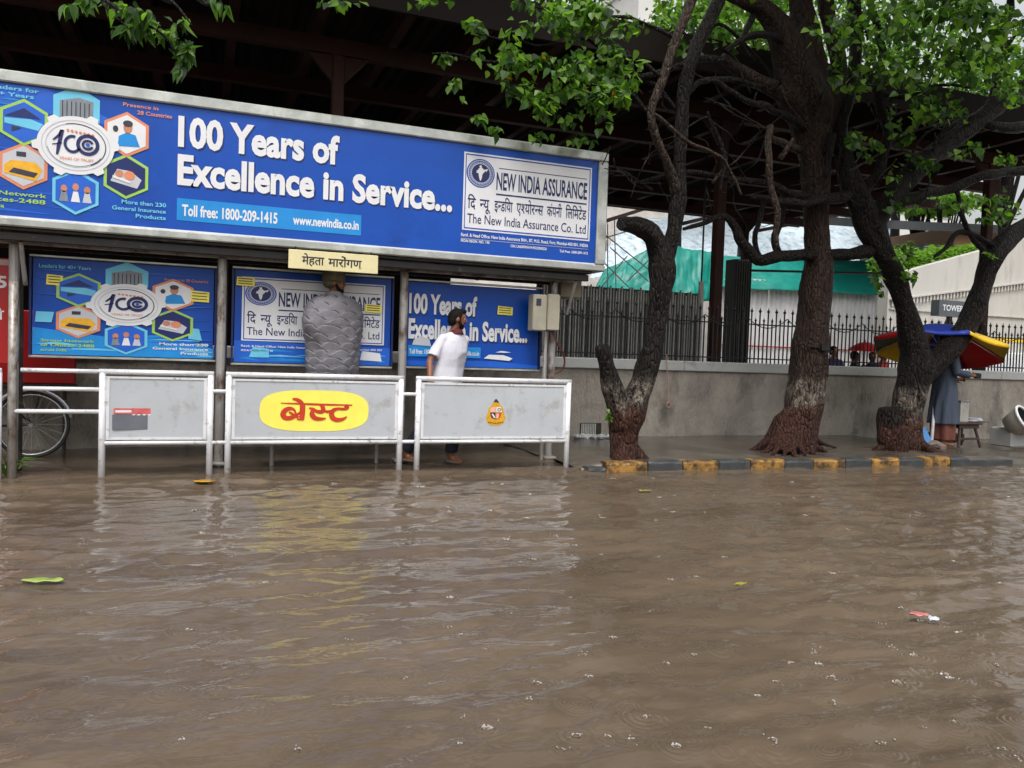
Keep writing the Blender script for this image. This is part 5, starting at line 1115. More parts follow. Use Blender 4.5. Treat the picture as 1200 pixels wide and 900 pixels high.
p = P(1160, 430, 12.3); q = P(1185, 413, 12.3); car(p.x, 12.3, 4.0, q.z - .1, 'white parked car beyond the railing at the right edge, under the cream wall')
p = P(1107, 428, 15.0); q = P(1125, 414, 15.0)
car(p.x, 14.4, 3.9, q.z - .02, 'white parked car beyond the railing, directly behind the vendor')

# =================================================================== TREES
RS = 1.0
def trail(pts):                                         # (px, py, Y, radius in photo pixels) -> points and radii in metres
    ps = [P(a, b, c_) for a, b, c_, r_ in pts]; return ps, [r_ * RS * depth(p) / FPX for p, (_, _, _, r_) in zip(ps, pts)]
def limb(name, pts, m, parent, n=12, sub=5, lump=.30, seed=0, wob=.0):
    ps, rr = trail(pts); sp = smooth_path(ps, sub); rs_ = np.interp(np.linspace(0, len(ps) - 1, len(sp)), range(len(ps)), rr)
    if wob:
        sp = [p + Vector((noise.noise(p * 3 + Vector((seed, 0, 0))), noise.noise(p * 3 + Vector((0, seed, 0))), noise.noise(p * 3 + Vector((0, 0, seed))))) * wob for p in sp]
    return MB().tube(sp, list(rs_), n, 0, True, lump, seed).build(name, m, parent, True)
def joined_trunk(chains, m, parent, voxel=.022, roots=None, seed=0):
    mb = MB()
    for i, pts in enumerate(chains):
        ps, rr = trail(pts); sp = smooth_path(ps, 5); rs_ = np.interp(np.linspace(0, len(ps) - 1, len(sp)), range(len(ps)), rr); mb.tube(sp, list(rs_), 16, 0, True, .30, seed + i)
    if roots:
        for pts, rr in roots: mb.tube(smooth_path(pts, 4), list(np.interp(np.linspace(0, len(pts) - 1, 4 * (len(pts) - 1) + 1), range(len(pts)), rr)), 10, 0, True, .3, seed)
    return fuse(mb, 'trunk', m, parent, voxel, 3)

RS = .90
T1 = thing('street_tree', (4.55, 8.0, .1), 'tree with a sawn side stump and painted foot, nearest the rightmost barrier', 'tree')
Y = 8.02
b1 = PZ(731, 537, .1)
joined_trunk([[(731, 548, 7.98, 21), (731, 528, 8.0, 18), (732, 505, 8.0, 18), (736, 485, 8.0, 21), (746, 462, 8.05, 16), (757, 435, 8.1, 15), (765, 405, 8.12, 14), (771, 370, 8.15, 13.5), (774, 340, 8.15, 15), (775, 312, 8.15, 17), (771, 292, 8.15, 14), (763, 274, 8.13, 13), (748, 265, 8.08, 12), (736, 263, 8.03, 11), (728, 262, 8.0, 10.5)],
              [(776, 320, 8.15, 13), (785, 290, 8.15, 10), (791, 262, 8.18, 10), (795, 230, 8.2, 10), (796, 200, 8.22, 9), (798, 160, 8.25, 9), (803, 100, 8.3, 8.5), (816, 55, 8.35, 9), (835, 15, 8.4, 9), (850, -20, 8.4, 8)],
              [(728, 500, 8.0, 15), (722, 470, 7.98, 14), (714, 440, 7.95, 12), (707, 415, 7.93, 10), (704, 404, 7.93, 9)]], BARK1, T1, .02, [([(4.55, 8.0, .3), (4.42, 7.9, .13), (4.33, 7.84, .08)], [.1, .07, .03]), ([(4.58, 8.0, .3), (4.72, 7.9, .12), (4.8, 7.86, .08)], [.1, .06, .03])], 2)
limb('limb', [(793, 225, 8.2, 8), (783, 195, 8.1, 6), (768, 160, 8.0, 5), (763, 130, 7.95, 5.5), (776, 95, 7.95, 6), (792, 45, 7.95, 6), (808, 8, 7.95, 6.5), (815, -25, 7.95, 7)], BARKL, T1, seed=4)
for i, pts in enumerate([[(763, 130, 7.95, 3), (745, 112, 8.0, 3), (715, 98, 8.1, 3), (670, 80, 8.1, 2.5), (600, 72, 8.1, 2), (540, 66, 8.1, 1.3), (508, 66, 8.1, .8)],
                         [(776, 90, 7.95, 3), (740, 70, 8.0, 2.5), (690, 50, 8.0, 2), (640, 52, 8.0, 1.4), (560, 42, 8.0, .9)], [(670, 82, 8.1, 2), (645, 110, 8.05, 1.5), (620, 135, 8.0, 1)], [(700, 92, 8.1, 2), (710, 120, 8.05, 1.4), (700, 150, 8.0, .8)],
                         [(763, 132, 7.95, 3), (790, 150, 8.0, 3), (815, 172, 8.0, 2.5), (850, 188, 8.0, 2), (868, 230, 8.0, 1.5)], [(803, 110, 8.3, 4), (835, 92, 8.3, 4), (870, 96, 8.3, 3.5), (905, 105, 8.4, 3)], [(800, 135, 8.3, 3), (770, 105, 8.4, 3), (745, 88, 8.5, 3), (735, 60, 8.5, 2)],
                         [(815, 55, 8.35, 3), (845, 30, 8.5, 2.5), (880, 60, 8.5, 2), (905, 90, 8.6, 2)], [(792, 45, 7.95, 3), (740, 22, 8.0, 2.2), (680, 12, 8.0, 1.6), (620, 10, 8.0, 1)]]):
    limb('branch', pts, BARK if i not in (4,) else BARKL, T1, 7, seed=10 + i, wob=.06)

RS = .83
T2 = thing('street_tree', (7.3, 8.35, .1), 'thick straight tree with spreading roots and a painted foot, middle one of the three', 'tree')
c2 = PZ(935, 530, .1)
rts = []
random.seed(12)
for k, (px, py, r0) in enumerate([(878, 527, .10), (892, 531, .08), (903, 534, .07), (918, 535, .07), (932, 536, .07), (946, 535, .06), (958, 533, .06), (972, 530, .07), (915, 525, .1), (985, 524, .05), (965, 524, .08)]):
    e = PZ(px, py, .10); s_ = P(928 + (px - 930) * .25, 488 - 4 * (k % 3), 8.3); d_ = e - s_; m1 = s_ + Vector((d_.x * .22, d_.y * .22, d_.z * .52)); m2 = s_ + Vector((d_.x * .52, d_.y * .52, d_.z * .84)); rts.append(([s_, m1, m2, e + Vector((0, 0, -.02))], [r0 * .8, r0 * .85, r0 * .62, r0 * .3]))
joined_trunk([[(934, 540, 8.3, 27), (935, 515, 8.3, 26), (938, 492, 8.32, 26), (943, 465, 8.35, 26), (948, 435, 8.38, 25), (951, 400, 8.4, 23), (955, 360, 8.45, 21), (958, 320, 8.5, 20), (958, 280, 8.5, 18), (957, 235, 8.5, 18), (955, 195, 8.5, 20), (952, 160, 8.5, 25), (950, 125, 8.5, 33), (938, 95, 8.5, 33), (925, 60, 8.5, 25), (912, 30, 8.5, 19), (890, 8, 8.5, 13), (860, -5, 8.5, 12), (835, -25, 8.5, 12)],
              [(955, 110, 8.5, 24), (950, 70, 8.5, 22), (944, 30, 8.5, 17), (938, -5, 8.5, 14), (932, -45, 8.5, 13)], [(960, 160, 8.5, 14), (975, 125, 8.45, 13), (984, 90, 8.4, 11), (978, 50, 8.4, 11), (968, 10, 8.4, 11), (965, -30, 8.4, 10)],
              [(950, 150, 8.5, 18), (925, 115, 8.4, 14), (895, 100, 8.4, 10), (860, 78, 8.4, 8), (845, 66, 8.4, 6)]], BARK2, T2, .024, rts, 20)
for i, pts in enumerate([[(942, 150, 8.4, 6), (905, 128, 8.2, 5), (870, 118, 8.1, 4), (840, 95, 8.1, 2.5), (820, 92, 8.1, 1.5)], [(935, 175, 8.4, 6), (905, 162, 8.2, 5), (902, 150, 8.1, 5), (900, 190, 8.0, 5), (909, 235, 8.0, 5), (912, 290, 8.0, 3.5)], [(912, 185, 8.1, 4), (922, 172, 8.0, 3.5), (928, 163, 8.0, 2.5)],
                         [(862, 78, 8.4, 5), (830, 70, 8.4, 5), (795, 78, 8.4, 4.5), (750, 92, 8.4, 4), (722, 88, 8.4, 3)], [(962, 235, 8.4, 6), (930, 228, 8.3, 6), (895, 212, 8.3, 5), (850, 208, 8.3, 4), (800, 205, 8.3, 3.5), (740, 215, 8.3, 2)], [(850, 208, 8.3, 4), (845, 170, 8.3, 3), (830, 130, 8.3, 2)],
                         [(880, 20, 8.5, 5), (870, 50, 8.5, 4), (885, 75, 8.5, 3)], [(980, 120, 8.4, 4), (996, 100, 8.4, 3), (990, 130, 8.3, 2)], [(968, 180, 8.3, 5), (975, 160, 8.2, 6), (968, 210, 8.2, 3)], [(930, 55, 8.5, 6), (890, 40, 8.3, 5), (850, 60, 8.3, 3)]]):
    limb('branch', pts, BARKL if i in (1, 2) else BARK, T2, 8, seed=30 + i, wob=.05)

RS = .95
T3 = thing('street_tree', (9.2, 8.4, .1), 'leaning tree forking low into two thick limbs, in front of the garden umbrella', 'tree')
joined_trunk([[(1060, 540, 8.4, 22), (1061, 515, 8.4, 21), (1063, 490, 8.4, 18), (1067, 460, 8.4, 19), (1074, 432, 8.4, 22), (1072, 408, 8.4, 16), (1065, 380, 8.38, 12.5), (1057, 350, 8.35, 12), (1048, 325, 8.35, 12.5), (1034, 295, 8.3, 14), (1019, 268, 8.3, 16), (1008, 240, 8.3, 15), (998, 212, 8.3, 13), (988, 180, 8.35, 10), (986, 145, 8.4, 9), (998, 95, 8.4, 8), (1003, 50, 8.4, 8), (1000, -20, 8.4, 8)],
              [(1078, 440, 8.4, 17), (1100, 420, 8.35, 14.5), (1122, 397, 8.3, 13.5), (1140, 367, 8.3, 12.5), (1152, 335, 8.25, 12), (1162, 305, 8.2, 12.5), (1178, 282, 8.2, 12), (1205, 262, 8.2, 10), (1240, 235, 8.2, 9)],
              [(1018, 268, 8.3, 15), (1036, 243, 8.25, 13), (1058, 215, 8.2, 12.5), (1088, 185, 8.2, 12), (1125, 158, 8.15, 11.5), (1162, 130, 8.1, 11), (1205, 100, 8.1, 10), (1245, 80, 8.1, 9)],
              ], BARK3, T3, .024, [([PZ(1072, 515, .2), PZ(1090, 528, .12), PZ(1106, 531, .07)], [.1, .07, .03]), ([PZ(1045, 515, .2), PZ(1030, 526, .12), PZ(1022, 529, .07)], [.09, .06, .03])], 40)
for i, pts in enumerate([[(1020, 297, 8.3, 9), (990, 297, 8.35, 7), (955, 299, 8.4, 7.5), (915, 302, 8.45, 7), (885, 306, 8.5, 8), (868, 285, 8.5, 6), (862, 265, 8.5, 5), (845, 255, 8.5, 4), (815, 262, 8.5, 3), (798, 268, 8.5, 2)], [(915, 302, 8.45, 5), (908, 285, 8.45, 4.5), (914, 262, 8.45, 5), (918, 230, 8.45, 4)],
                         [(893, 305, 8.5, 4), (884, 285, 8.5, 3), (888, 265, 8.5, 3.5), (896, 235, 8.5, 3)], [(1035, 245, 8.25, 7), (1075, 232, 8.2, 6), (1115, 222, 8.2, 6), (1150, 208, 8.1, 6), (1180, 200, 8.1, 6), (1210, 202, 8.1, 6)], [(1150, 140, 8.1, 6), (1162, 110, 8.1, 5), (1170, 70, 8.1, 5), (1176, 30, 8.1, 5), (1190, -15, 8.1, 4)],
                         [(1150, 145, 8.1, 5), (1185, 150, 8.0, 7), (1210, 145, 8.0, 7)], [(1010, 235, 8.3, 8), (1030, 195, 8.2, 6), (1040, 150, 8.2, 6), (1030, 110, 8.2, 7), (1035, 60, 8.2, 5), (1020, 0, 8.2, 4)], [(1002, 225, 8.3, 6), (975, 232, 8.2, 7), (940, 238, 8.2, 5), (880, 230, 8.2, 3)],
                         [(1160, 305, 8.2, 4), (1130, 265, 8.2, 3), (1125, 235, 8.2, 3), (1120, 215, 8.2, 3)], [(1165, 290, 8.2, 4), (1130, 272, 8.2, 3.5), (1110, 288, 8.2, 3), (1095, 300, 8.2, 2)], [(1090, 182, 8.2, 4), (1110, 150, 8.1, 3), (1145, 132, 8.1, 2)], [(1062, 212, 8.2, 2), (1085, 155, 8.0, 1.5), (1140, 145, 8.0, 1)],
                         [(1175, 60, 8.1, 3), (1190, 40, 8.0, 2), (1205, 20, 8.0, 2)], [(1030, 110, 8.2, 4), (1060, 112, 8.0, 3), (1100, 100, 7.8, 2), (1140, 102, 7.6, 1.5)]]):
    limb('branch', pts, BARK, T3, 8, seed=60 + i, wob=.05)

limb('stump', [(1050, 542, 8.28, 18), (1046, 512, 8.25, 17), (1043, 492, 8.25, 14), (1042, 478, 8.25, 11)], bark_mat('bark_stump', .45, -9, 0), T3, 16, seed=3)
# dry twigs hanging in the gloom under the crowns
random.seed(77)
for T, (xa, xb, ya, yb), n, Yt in ((T1, (700, 860, 95, 225), 16, 8.2), (T2, (820, 1000, 90, 240), 22, 8.25), (T3, (960, 1100, 100, 250), 16, 8.1)):
    for k in range(n):
        x, y = random.uniform(xa, xb), random.uniform(ya, yb); pts = [(x, y, Yt, random.uniform(.9, 1.8))]; dx, dy = random.uniform(-16, 16), random.uniform(8, 26) * random.choice((-1, 1, 1))
        for q in range(4): x += dx + random.uniform(-7, 7); y += dy * .6 + random.uniform(-6, 6); pts.append((x, y, Yt + random.uniform(-.2, .2), pts[0][3] * (1 - .2 * (q + 1))))
        limb('twig', pts, BARKL if random.random() < .3 else BARK, T, 5, 3, seed=k)

# ------------------------------------------------------------------ leaves
def leafmesh(fold=.25, curl=.15):
    out = [(0, 0), (.30, .03), (.47, .22), (.45, .45), (.26, .75), (0, 1.12)]
    V = [(0, 0, 0), (0, .45, -fold * .2), (0, 1.12, -curl)]
    for s_ in (-1, 1):
        for x, y in out[1:-1]: V.append((s_ * x, y, fold * x - curl * (y / 1.1) ** 2))
    F = [(0, 7, 8, 1), (1, 8, 9), (1, 9, 10, 2)] + [(0, 1, 4, 3), (1, 5, 4), (1, 2, 6, 5)]
    return V, F
LV = np.array(leafmesh()[0], np.float32); LF = leafmesh()[1]
TRI = []
for f in LF:
    for k in range(1, len(f) - 1): TRI.append((f[0], f[k], f[k + 1]))
TRI = np.array(TRI)
def rotm(rng, n, droop=.6):
    """leaf tip directions spread round, drooping; faces mostly up and out"""
    az = rng.uniform(0, 2 * np.pi, n); el = rng.normal(-droop, .45, n)
    t = np.stack([np.cos(el) * np.cos(az), np.cos(el) * np.sin(az), np.sin(el)], -1)
    up = rng.normal(0, .55, (n, 3)) + np.array([0, -.35, 1]); nn_ = up - t * (up * t).sum(1, keepdims=True); nn_ /= np.linalg.norm(nn_, axis=1, keepdims=True)
    return np.stack([np.cross(t, nn_), t, nn_], -1)
def leafcloud(name, pos, size, rng, parent, mats, w=(.45, .38, .17), droop=.6, narrow=1.0, kind='stuff', **kw):
    n = len(pos); Rm = rotm(rng, n, droop); sz = size * rng.uniform(.6, 1.25, n)
    base = LV * np.array([narrow, 1, 1]); V = np.einsum('nij,kj->nki', Rm, base) * sz[:, None, None] + pos[:, None, :] - np.array(parent_org(parent) if parent else (0, 0, 0))
    F = TRI[None] + (np.arange(n) * len(LV))[:, None, None]
    me = npmesh(name, V.reshape(-1, 3), F.reshape(-1, 3))
    for m in mats: me.materials.append(m)
    mi = rng.choice(len(mats), n, p=np.array(w) / sum(w)); me.polygons.foreach_set('material_index', np.repeat(mi, len(TRI)).astype(np.int32))
    return tag(link(name, me, parent), kind=kind, **kw)
def blobs(rng, specs, spread=1.0):
    """leaf positions: clusters given in the photo (x, y, rx, ry, depth plane Y, thickness, count), clumped, not even"""
    out = []
    for px, py, rx, ry, Y, th, n in specs:
        k = max(2, n // 14); c = rng.normal(0, .5, (k, 3)); idx = rng.randint(0, k, n); q = c[idx] + rng.normal(0, .20, (n, 3))
        for u, v, w_ in q: out.append(P(px + u * rx * spread, py + v * ry * spread, Y + w_ * th))
    return np.array([tuple(p) for p in out])
single = {}
def leaf_objects(parent, pos, size, rng, mats, w, droop=.6, narrow=1.0):
    key = (narrow,)
    if key not in single:
        ms = []
        for m in range(4):
            mb = MB(); mb.add([(a * narrow, b, c_) for a, b, c_ in LV], LF); ms.append(mb.mesh('leaf', (LEAF + [LEAFY])[m], smooth=False))
        single[key] = ms
    Rm = rotm(rng, len(pos), droop); o0 = parent_org(parent)
    for i, p in enumerate(pos):
        o = link('leaf', single[key][rng.choice(len(w), p=np.array(w) / sum(w))], parent); s_ = size * rng.uniform(.7, 1.25)
        M = Matrix([[*map(float, r_)] for r_ in Rm[i]]).to_4x4(); o.matrix_basis = Matrix.Translation(Vector(p) - o0) @ M @ Matrix.Scale(s_, 4)
rng = np.random.RandomState(5)
# leaves of the near tree, hanging over the billboard
A = blobs(rng, [(520, 68, 26, 10, 8.0, .15, 30), (560, 45, 26, 16, 7.9, .2, 30), (600, 78, 48, 24, 8.0, .25, 130), (648, 112, 42, 24, 7.95, .25, 150), (700, 62, 48, 40, 7.95, .3, 300), (728, 100, 26, 36, 7.9, .2, 160), (690, 130, 46, 22, 7.95, .2, 60), (575, 148, 20, 12, 8.0, .1, 26), (650, 148, 34, 11, 8.0, .15, 36), (655, 22, 60, 24, 7.9, .3, 190), (690, 20, 50, 24, 7.9, .3, 120), (610, 110, 28, 24, 8.0, .2, 40), (540, 92, 16, 22, 8.0, .1, 16), (470, 4, 60, 5, 8.5, .3, 30)])
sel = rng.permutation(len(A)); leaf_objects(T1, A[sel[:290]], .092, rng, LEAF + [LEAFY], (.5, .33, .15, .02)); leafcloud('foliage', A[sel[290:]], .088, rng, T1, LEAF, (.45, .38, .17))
A = blobs(rng, [(870, 30, 60, 40, 8.9, .5, 90), (790, 40, 34, 36, 8.8, .5, 40), (915, 60, 30, 30, 9.0, .4, 40)])
leafcloud('foliage', A, .085, rng, T2, LEAF, (.5, .35, .15))
# leaves of the forked tree: dense low crown at upper right
spec = [(1000, 20, 45, 26, 7.4, .5, 150), (1060, 30, 50, 34, 7.2, .5, 330), (1120, 20, 55, 30, 7.0, .5, 340), (1175, 25, 40, 38, 7.0, .5, 280), (995, 90, 26, 36, 7.8, .3, 90), (1065, 86, 54, 30, 7.4, .4, 220), (1130, 75, 50, 34, 7.2, .4, 210), (1180, 85, 36, 34, 7.2, .4, 150), (1100, 125, 60, 22, 7.6, .4, 130),
        (1040, 160, 32, 34, 8.0, .4, 60), (1085, 150, 34, 26, 7.9, .4, 60), (1140, 180, 44, 18, 7.9, .4, 50), (1190, 180, 24, 24, 7.9, .3, 40), (1085, 200, 30, 20, 7.9, .3, 40), (1050, 235, 22, 26, 8.0, .3, 44), (1130, 248, 34, 16, 7.9, .2, 60), (1175, 245, 30, 20, 7.9, .2, 56), (1060, 285, 24, 22, 8.1, .2, 50), (1165, 300, 10, 10, 8.0, .1, 14), (1065, 318, 14, 8, 8.1, .1, 18), (1028, 330, 9, 22, 8.2, .1, 20), (1000, 150, 20, 20, 8.0, .3, 26)]
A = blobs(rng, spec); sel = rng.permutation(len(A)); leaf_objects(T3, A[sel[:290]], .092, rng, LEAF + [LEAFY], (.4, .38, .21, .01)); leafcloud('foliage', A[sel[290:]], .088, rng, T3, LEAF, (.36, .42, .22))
# the crowns above the frame: they shade the trunks and darken the water in front of them
def overhead(T, cx, cy, z, rx, ry, rz, n, seed):
    rg = np.random.RandomState(seed); k = 60; c = rg.normal(0, 1, (k, 3)); c /= np.linalg.norm(c, axis=1, keepdims=True); c *= rg.uniform(.3, 1, (k, 1)) * np.array([rx, ry, rz]); pos = c[rg.randint(0, k, n)] + rg.normal(0, .55, (n, 3)) + np.array([cx, cy, z])
    dd = pos - np.array([0, 0, CAM_H]); dep = dd @ np.array(FW); sy = 450 - FPX * (dd @ np.array(UP)) / dep
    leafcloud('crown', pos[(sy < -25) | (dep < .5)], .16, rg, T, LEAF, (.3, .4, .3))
    for q in c[:14]: MB().tube(smooth_path([(cx, cy + .6, z - 1.4), (cx + q[0] * .5, cy + q[1] * .5, z - .4 + q[2] * .5), (cx + q[0], cy + q[1], z + q[2])]), list(np.linspace(.12, .02, 9)), 7).build('limb', BARK, T)
overhead(T2, 7.9, 7.6, 8.6, 2.4, 2.8, 1.5, 9000, 41); overhead(T3, 11.6, 7.8, 8.4, 2.6, 3.0, 1.5, 8000, 42); overhead(T1, 1.8, 8.4, 8.9, 2.0, 2.0, 1.0, 4000, 43)
# branch hanging in at the upper left from a tree beyond the frame
T0 = thing('overhanging_tree', (-4.6, 7.2, 0), 'leafy branch with narrow leaves hanging in at the upper left corner above the billboard', 'tree')
MB().tube(smooth_path([(-4.6, 7.2, -.2), (-4.5, 7.2, 2), (-4.3, 7.1, 4), (-3.9, 7.0, 5.2)]), .2, 12, lump=.3).build('trunk', BARK, T0, True)
a_ = [Vector((-3.9, 7.0, 5.2)), Vector((-2.9, 6.6, 5.3))]
for i, tail in enumerate([[(60, -40, 6.2), (110, -8, 6.1), (150, 18, 6.0), (190, 40, 6.0), (212, 70, 6.0)], [(150, -30, 6.2), (200, 0, 6.1), (225, 30, 6.0)], [(110, -8, 6.1), (130, 15, 6.0), (155, 36, 6.0)], [(200, -20, 6.2), (250, -4, 6.1), (262, 8, 6.1)]]):
    ps = (a_ if i in (0, 1, 3) else []) + [P(*q) for q in tail]; sp = smooth_path(ps, 4); MB().tube(sp, list(np.linspace(.03 if i != 2 else .008, .004, len(sp))), 6).build('branch', BARK, T0, True)
A = blobs(rng, [(150, 10, 45, 14, 6.0, .2, 44), (192, 26, 34, 20, 6.0, .2, 60), (150, 30, 20, 8, 6.0, .1, 20), (212, 58, 22, 18, 6.0, .12, 46), (215, 84, 8, 8, 6.0, .05, 6), (255, 5, 14, 7, 6.1, .05, 10), (110, 2, 30, 8, 6.0, .1, 20)])
leaf_objects(T0, A, .09, rng, LEAF + [LEAFY], (.25, .45, .28, .02), droop=.9, narrow=.55)
# small growths
sp_ = thing('leafy_sprout', P(712, 483, 7.8), 'small bright green sprout on the left side of the near tree trunk', 'plant')
leaf_objects(sp_, blobs(rng, [(712, 484, 8, 12, 7.75, .03, 14)]), .05, rng, LEAF, (.9, .1, 0))
wd_ = thing('weed_tuft', (-1.62, 8.28, .0), 'green weeds at the foot of the left shelter post', 'plant')
for k in range(16):
    an = k * 2.4; l_ = .12 + .08 * math.sin(k * 1.3) ** 2; b_ = Vector((-1.60 + .03 * math.cos(an), 8.28, .0)); MB().tube([b_, b_ + Vector((.5 * l_ * math.cos(an), -.03, l_ * .9)), b_ + Vector((1.3 * l_ * math.cos(an), -.05, l_ * .85))], [.006, .008, .001], 4).build('blade', LEAF[0], wd_)

# ------------------------------------------------------------------ trees beyond the canopy
def far_tree(x, y, h, rx, rz, n, label, seed, size=.22, w=(.4, .4, .2), ztrunk=None):
    rg = np.random.RandomState(seed); t = thing('background_tree', (x, y, .1), label, 'tree', 'trees beyond the canopy')
    MB().tube(smooth_path([(x, y, 0), (x + .1, y, h * .4), (x - .2, y, h * .8)]), [.26, .25, .24, .22, .2, .18, .15, .12, .08], 10, lump=.3).build('trunk', BARK, t, True)
    k = 46; c = rg.normal(0, 1, (k, 3)); c /= np.linalg.norm(c, axis=1, keepdims=True); c *= rg.uniform(.35, 1, (k, 1)) * np.array([rx, rx * .8, rz])
    for q in c[:9]: MB().tube(smooth_path([(x, y, h * .55), (x + q[0] * .5, y + q[1] * .5, h * .8 + q[2] * .3), (x + q[0], y + q[1], h + q[2])]), [.1, .09, .08, .07, .06, .05, .04, .03, .02], 6).build('limb', BARK, t, True)
    idx = rg.randint(0, k, n); pos = c[idx] + rg.normal(0, .26, (n, 3)) * np.array([rx, rx, rz]) * .62 + np.array([x, y, h])
    leafcloud('crown', pos, size, rg, t, LEAF, w)
def ft(px, py, Y): return P(px, py, Y)
for i, (px, py, Y, rx, rz, n, lab, w, sz) in enumerate([
    (880, 20, 25, 3.2, 2.6, 5200, 'bright leafy tree beyond the canopy, seen between the middle tree and the near limb', (.7, .25, .05), .20),
    (800, 45, 26, 1.7, 1.6, 1700, 'thin leafy tree beyond the canopy, above the near tree limb', (.6, .3, .1), .18),
    (650, -22, 24, 2.2, 1.2, 1500, 'leafy tree beyond the canopy behind the hanging branch', (.5, .4, .1), .19),
    (500, -22, 23, 3.0, 1.0, 2400, 'low line of leaves above the canopy edge left of the near tree', (.6, .3, .1), .18),
    (1185, 105, 19, 2.6, 1.9, 3600, 'green tree above the cream wall, behind the forked tree at right', (.5, .35, .15), .17),
    (1080, 160, 24.5, 2.2, 1.4, 2000, 'bushy tree between the canopy end and the peach building', (.45, .4, .15), .17),
    (1060, 20, 27, 3.0, 3.4, 3000, 'pale green tree standing before the far pale building', (.55, .35, .1), .2),
    (1108, 240, 23.5, 1.8, .45, 1300, 'yellow-green bush above the dark roof of the peach building', (.95, .05, 0), .16)]):
    p = ft(px, py, Y); far_tree(p.x, Y, p.z, rx, rz, n, lab, 100 + i, sz, w)
hg = thing('clipped_hedge', P(1110, 305, 17.5), 'bright green hedge growing along the top of the cream wall', 'hedge')
hp_ = []
for k in range(2600):
    x = rng.uniform(18.3, 22.0); zb_ = max(rt(x), 3.6) - .05; z = zb_ + rng.beta(1.2, 1.8) * max(.12, 4.72 + .08 * (x - 18.5) + .08 * math.sin(x * 5) - zb_); hp_.append((x, 17.35 + rng.uniform(0, .9), z))
leafcloud('foliage', np.array(hp_), .12, rng, hg, LEAF, (.95, .05, 0), droop=-.2)
MB().box(18.9, 22.6, 17.4, 18.2, 3.0, 3.7).build('planter', CONC, hg)

# =================================================================== SMALL THINGS
cd = thing('hanging_cord', P(781, 425, 10.1), 'red and white cord hanging over the coping right of the near tree', 'cord')
a_, b_ = P(781, 415, 10.1), P(783, 472, 10.1)
MB().tube(smooth_path([a_, a_.lerp(b_, .5) + Vector((.01, 0, 0)), b_]), .008, 6).build('cord', mat('pinkish_cord', (.5, .28, .25), .8), cd); MB().tube([b_ + Vector((.04 * math.cos(t), -.01, -.03 + .04 * math.sin(t))) for t in np.linspace(0, 6.28, 12)], .009, 6).build('bow', mat('pinkish_cord', (1, 1, 1)), cd)
p = P(969, 408, 8.15); sb = thing('small_bracket', p, 'small black metal bracket fixed on the right side of the middle trunk', 'bracket')
MB().bbox(p.x - .10, p.x + .03, p.y - .03, p.y + .05, p.z - .04, p.z + .04, .01).build('box', IRON, sb); MB().tube([(p.x - .03, p.y, p.z), (p.x - .28, p.y + .1, p.z + .02)], .012, 6).build('arm', IRON, sb)
# overhead wires
for i, (a_, b_, lab) in enumerate([((880, 317, 12), (1050, 321, 12), 'thin dark bar across the teal tarpaulin right of the middle tree')]):
    q, r_ = P(*a_), P(*b_); t = thing('steel_bar', q, lab, 'bar'); MB().tube([q, r_], .022, 6).build('bar', IRON, t)

def floating(name, px, py, L_, W_, m, label, cat, ang, seed):
    c0 = PZ(px, py, .012); V = []; F = []; n_ = 10
    for i in range(n_ + 1):
        u = i / n_; wv = W_ * math.sin(math.pi * min(1, max(.02, u))) ** .7 * .5
        for s_ in (-1, 0, 1): V.append((L_ * (u - .5), s_ * wv, .006 + .008 * abs(s_) + .010 * noise.noise(Vector((u * 4, s_, seed)))))
    for i in range(n_):
        for j in range(2): q = i * 3 + j; F.append((q, q + 3, q + 4, q + 1))
    M = Matrix.Translation(c0) @ Matrix.Rotation(R(ang), 4, 'Z'); o = MB(M).add(V, F).build(name, m, None, True, loc=tuple(c0), label=label, cat=cat); o.modifiers.new('t', 'SOLIDIFY').thickness = .004
floating('floating_leaf', 50, 682, .20, .07, mat('wet_lime_leaf', srgb(150, 172, 84), .3, 0, .2, 12), 'long lime green leaf floating on the brown water at left', 'leaf', -14, 1)
floating('floating_leaf', 240, 565, .19, .12, mat('wet_yellow_leaf', srgb(200, 150, 36), .35, 0, .2, 12), 'yellow leaf floating between the first two barriers', 'leaf', -10, 2)
floating('floating_leaf', 868, 686, .09, .03, mat('wet_olive_leaf', srgb(150, 150, 60), .35), 'small olive leaf floating in the middle of the water', 'leaf', 8, 3)
floating('floating_leaf', 756, 576, .12, .04, mat('wet_olive_leaf', (1, 1, 1)), 'small olive leaf floating before the near tree', 'leaf', -8, 4)
floating('floating_wrapper', 1077, 722, .09, .06, mat('pink_wrapper', srgb(196, 124, 120), .35), 'small pink wrapper floating at right', 'wrapper', -25, 5)
floating('floating_wrapper', 1094, 727, .06, .05, PGREY, 'pale scrap floating just right of the pink wrapper', 'scrap', 15, 6)

# rain striking the water: rings that ride on the waves, and ragged little crowns
def wave_at(x, y):
    xs, ys, Z = WAVE; i = np.clip(np.searchsorted(xs, x) - 1, 0, len(xs) - 2); j = np.clip(np.searchsorted(ys, y) - 1, 0, len(ys) - 2)
    u = (x - xs[i]) / (xs[i + 1] - xs[i]); v = (y - ys[j]) / (ys[j + 1] - ys[j])
    return Z[j, i] * (1 - u) * (1 - v) + Z[j, i + 1] * u * (1 - v) + Z[j + 1, i] * (1 - u) * v + Z[j + 1, i + 1] * u * v
m = bpy.data.materials.new('rain_drops'); m.use_nodes = True; b = m.node_tree.nodes['Principled BSDF']; b.inputs['Base Color'].default_value = (.60, .56, .52, 1); b.inputs['Roughness'].default_value = .25; b.inputs['IOR'].default_value = 1.333; b.inputs['Transmission Weight'].default_value = .55
rg = np.random.RandomState(15); NR, NS = 22, 30; VV = []; FF = []; mb = MB()
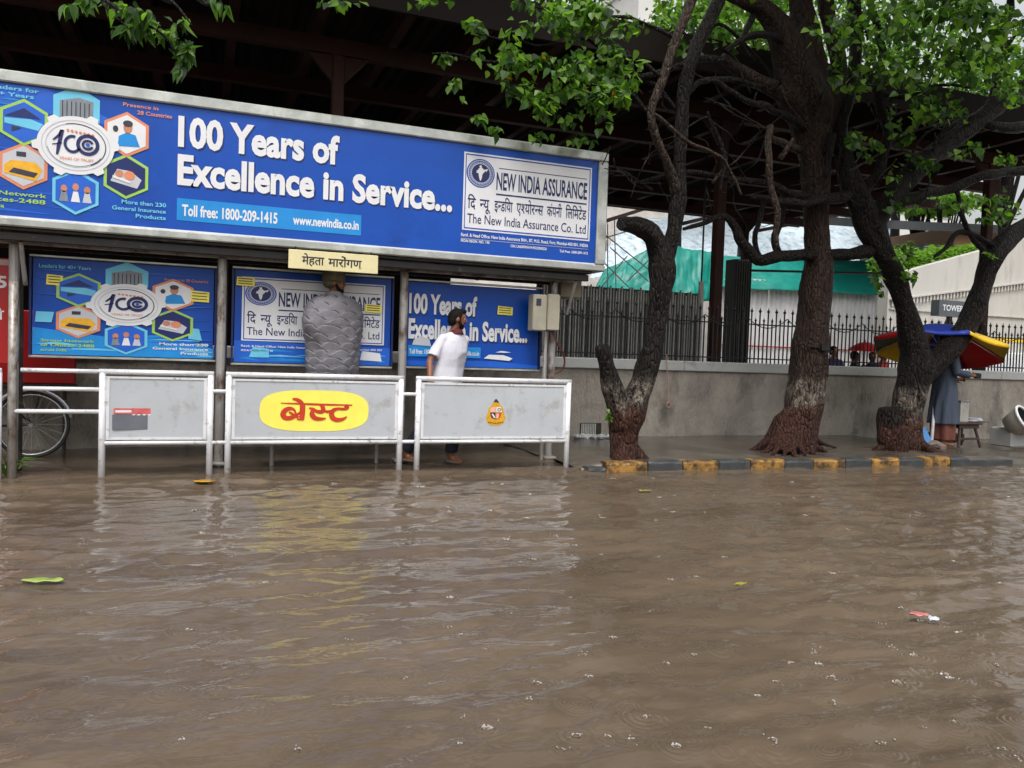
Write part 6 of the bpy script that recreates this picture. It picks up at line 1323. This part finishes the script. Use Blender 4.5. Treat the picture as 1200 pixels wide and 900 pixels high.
for k in range(210):
    px = rg.uniform(-20, 1220) if rg.rand() < .45 else rg.uniform(520, 1220); py = 562 + 330 * rg.rand() ** 1.3; c0 = PZ(px, py, 0); rad = rg.uniform(.05, .13); A = rg.uniform(.0008, .0026); wl = rg.uniform(.016, .026); ph = rg.uniform(0, 6.28)
    rr = np.linspace(0, rad, NR)[:, None]; aa = np.linspace(0, 2 * np.pi, NS, endpoint=False)[None]; x = c0.x + rr * np.cos(aa); y = c0.y + rr * np.sin(aa)
    e = rr / rad; z = wave_at(x, y) + A * np.sin(rr / wl * 6.28 + ph) * (1 - e ** 2) * (.35 + .65 * e) + .0035 * (1 - e) - .0022 * (e > .97)
    o_ = len(VV) * NR * NS; VV.append(np.stack([x, y, z], -1).reshape(-1, 3)); i = np.arange(NR - 1)[:, None] * NS; j = np.arange(NS)[None]; FF.append(np.stack([i + j, i + NS + j, i + NS + (j + 1) % NS, i + (j + 1) % NS], -1).reshape(-1, 4) + o_)
    if rg.rand() < .6:
        r0 = rg.uniform(.004, .011) * (1 + .11 * c0.y); n_ = 9; h = r0 * rg.uniform(.4, .9); z0 = float(wave_at(c0.x, c0.y)) + .002; pts = []
        for q in range(n_):
            a_ = 6.283 * q / n_; pts.append((c0.x + r0 * math.cos(a_), c0.y + r0 * math.sin(a_), z0)); r1 = r0 * rg.uniform(1.1, 1.7); pts.append((c0.x + r1 * math.cos(a_ + .3), c0.y + r1 * math.sin(a_ + .3), z0 + h * rg.uniform(.2, 1)))
        mb.add(pts, [(2 * q, 2 * ((q + 1) % n_), 2 * q + 1) for q in range(n_)] + [(2 * q + 1, 2 * ((q + 1) % n_), 2 * ((q + 1) % n_) + 1) for q in range(0, n_, 2)])
        for q in range(rg.randint(1, 5)): mb.sph((c0.x + rg.normal(0, r0 * 1.6), c0.y + rg.normal(0, r0 * 1.6), z0 + rg.uniform(.2, 1.6) * h), rg.uniform(.0015, .0045), 6)
me = npmesh('rain_rings', np.concatenate(VV), np.concatenate(FF)); me.polygons.foreach_set('use_smooth', [True] * len(me.polygons)); me.materials.append(MATS['flood'])
tag(link('rain_rings', me), label='round ripples spreading where raindrops hit the brown water', cat='ripples', kind='stuff')
mb.build('rain_splashes', m, None, True, loc=(3, 5, 0), label='white flecks of splash where the rain strikes the brown water', cat='rain splashes', kind='stuff')
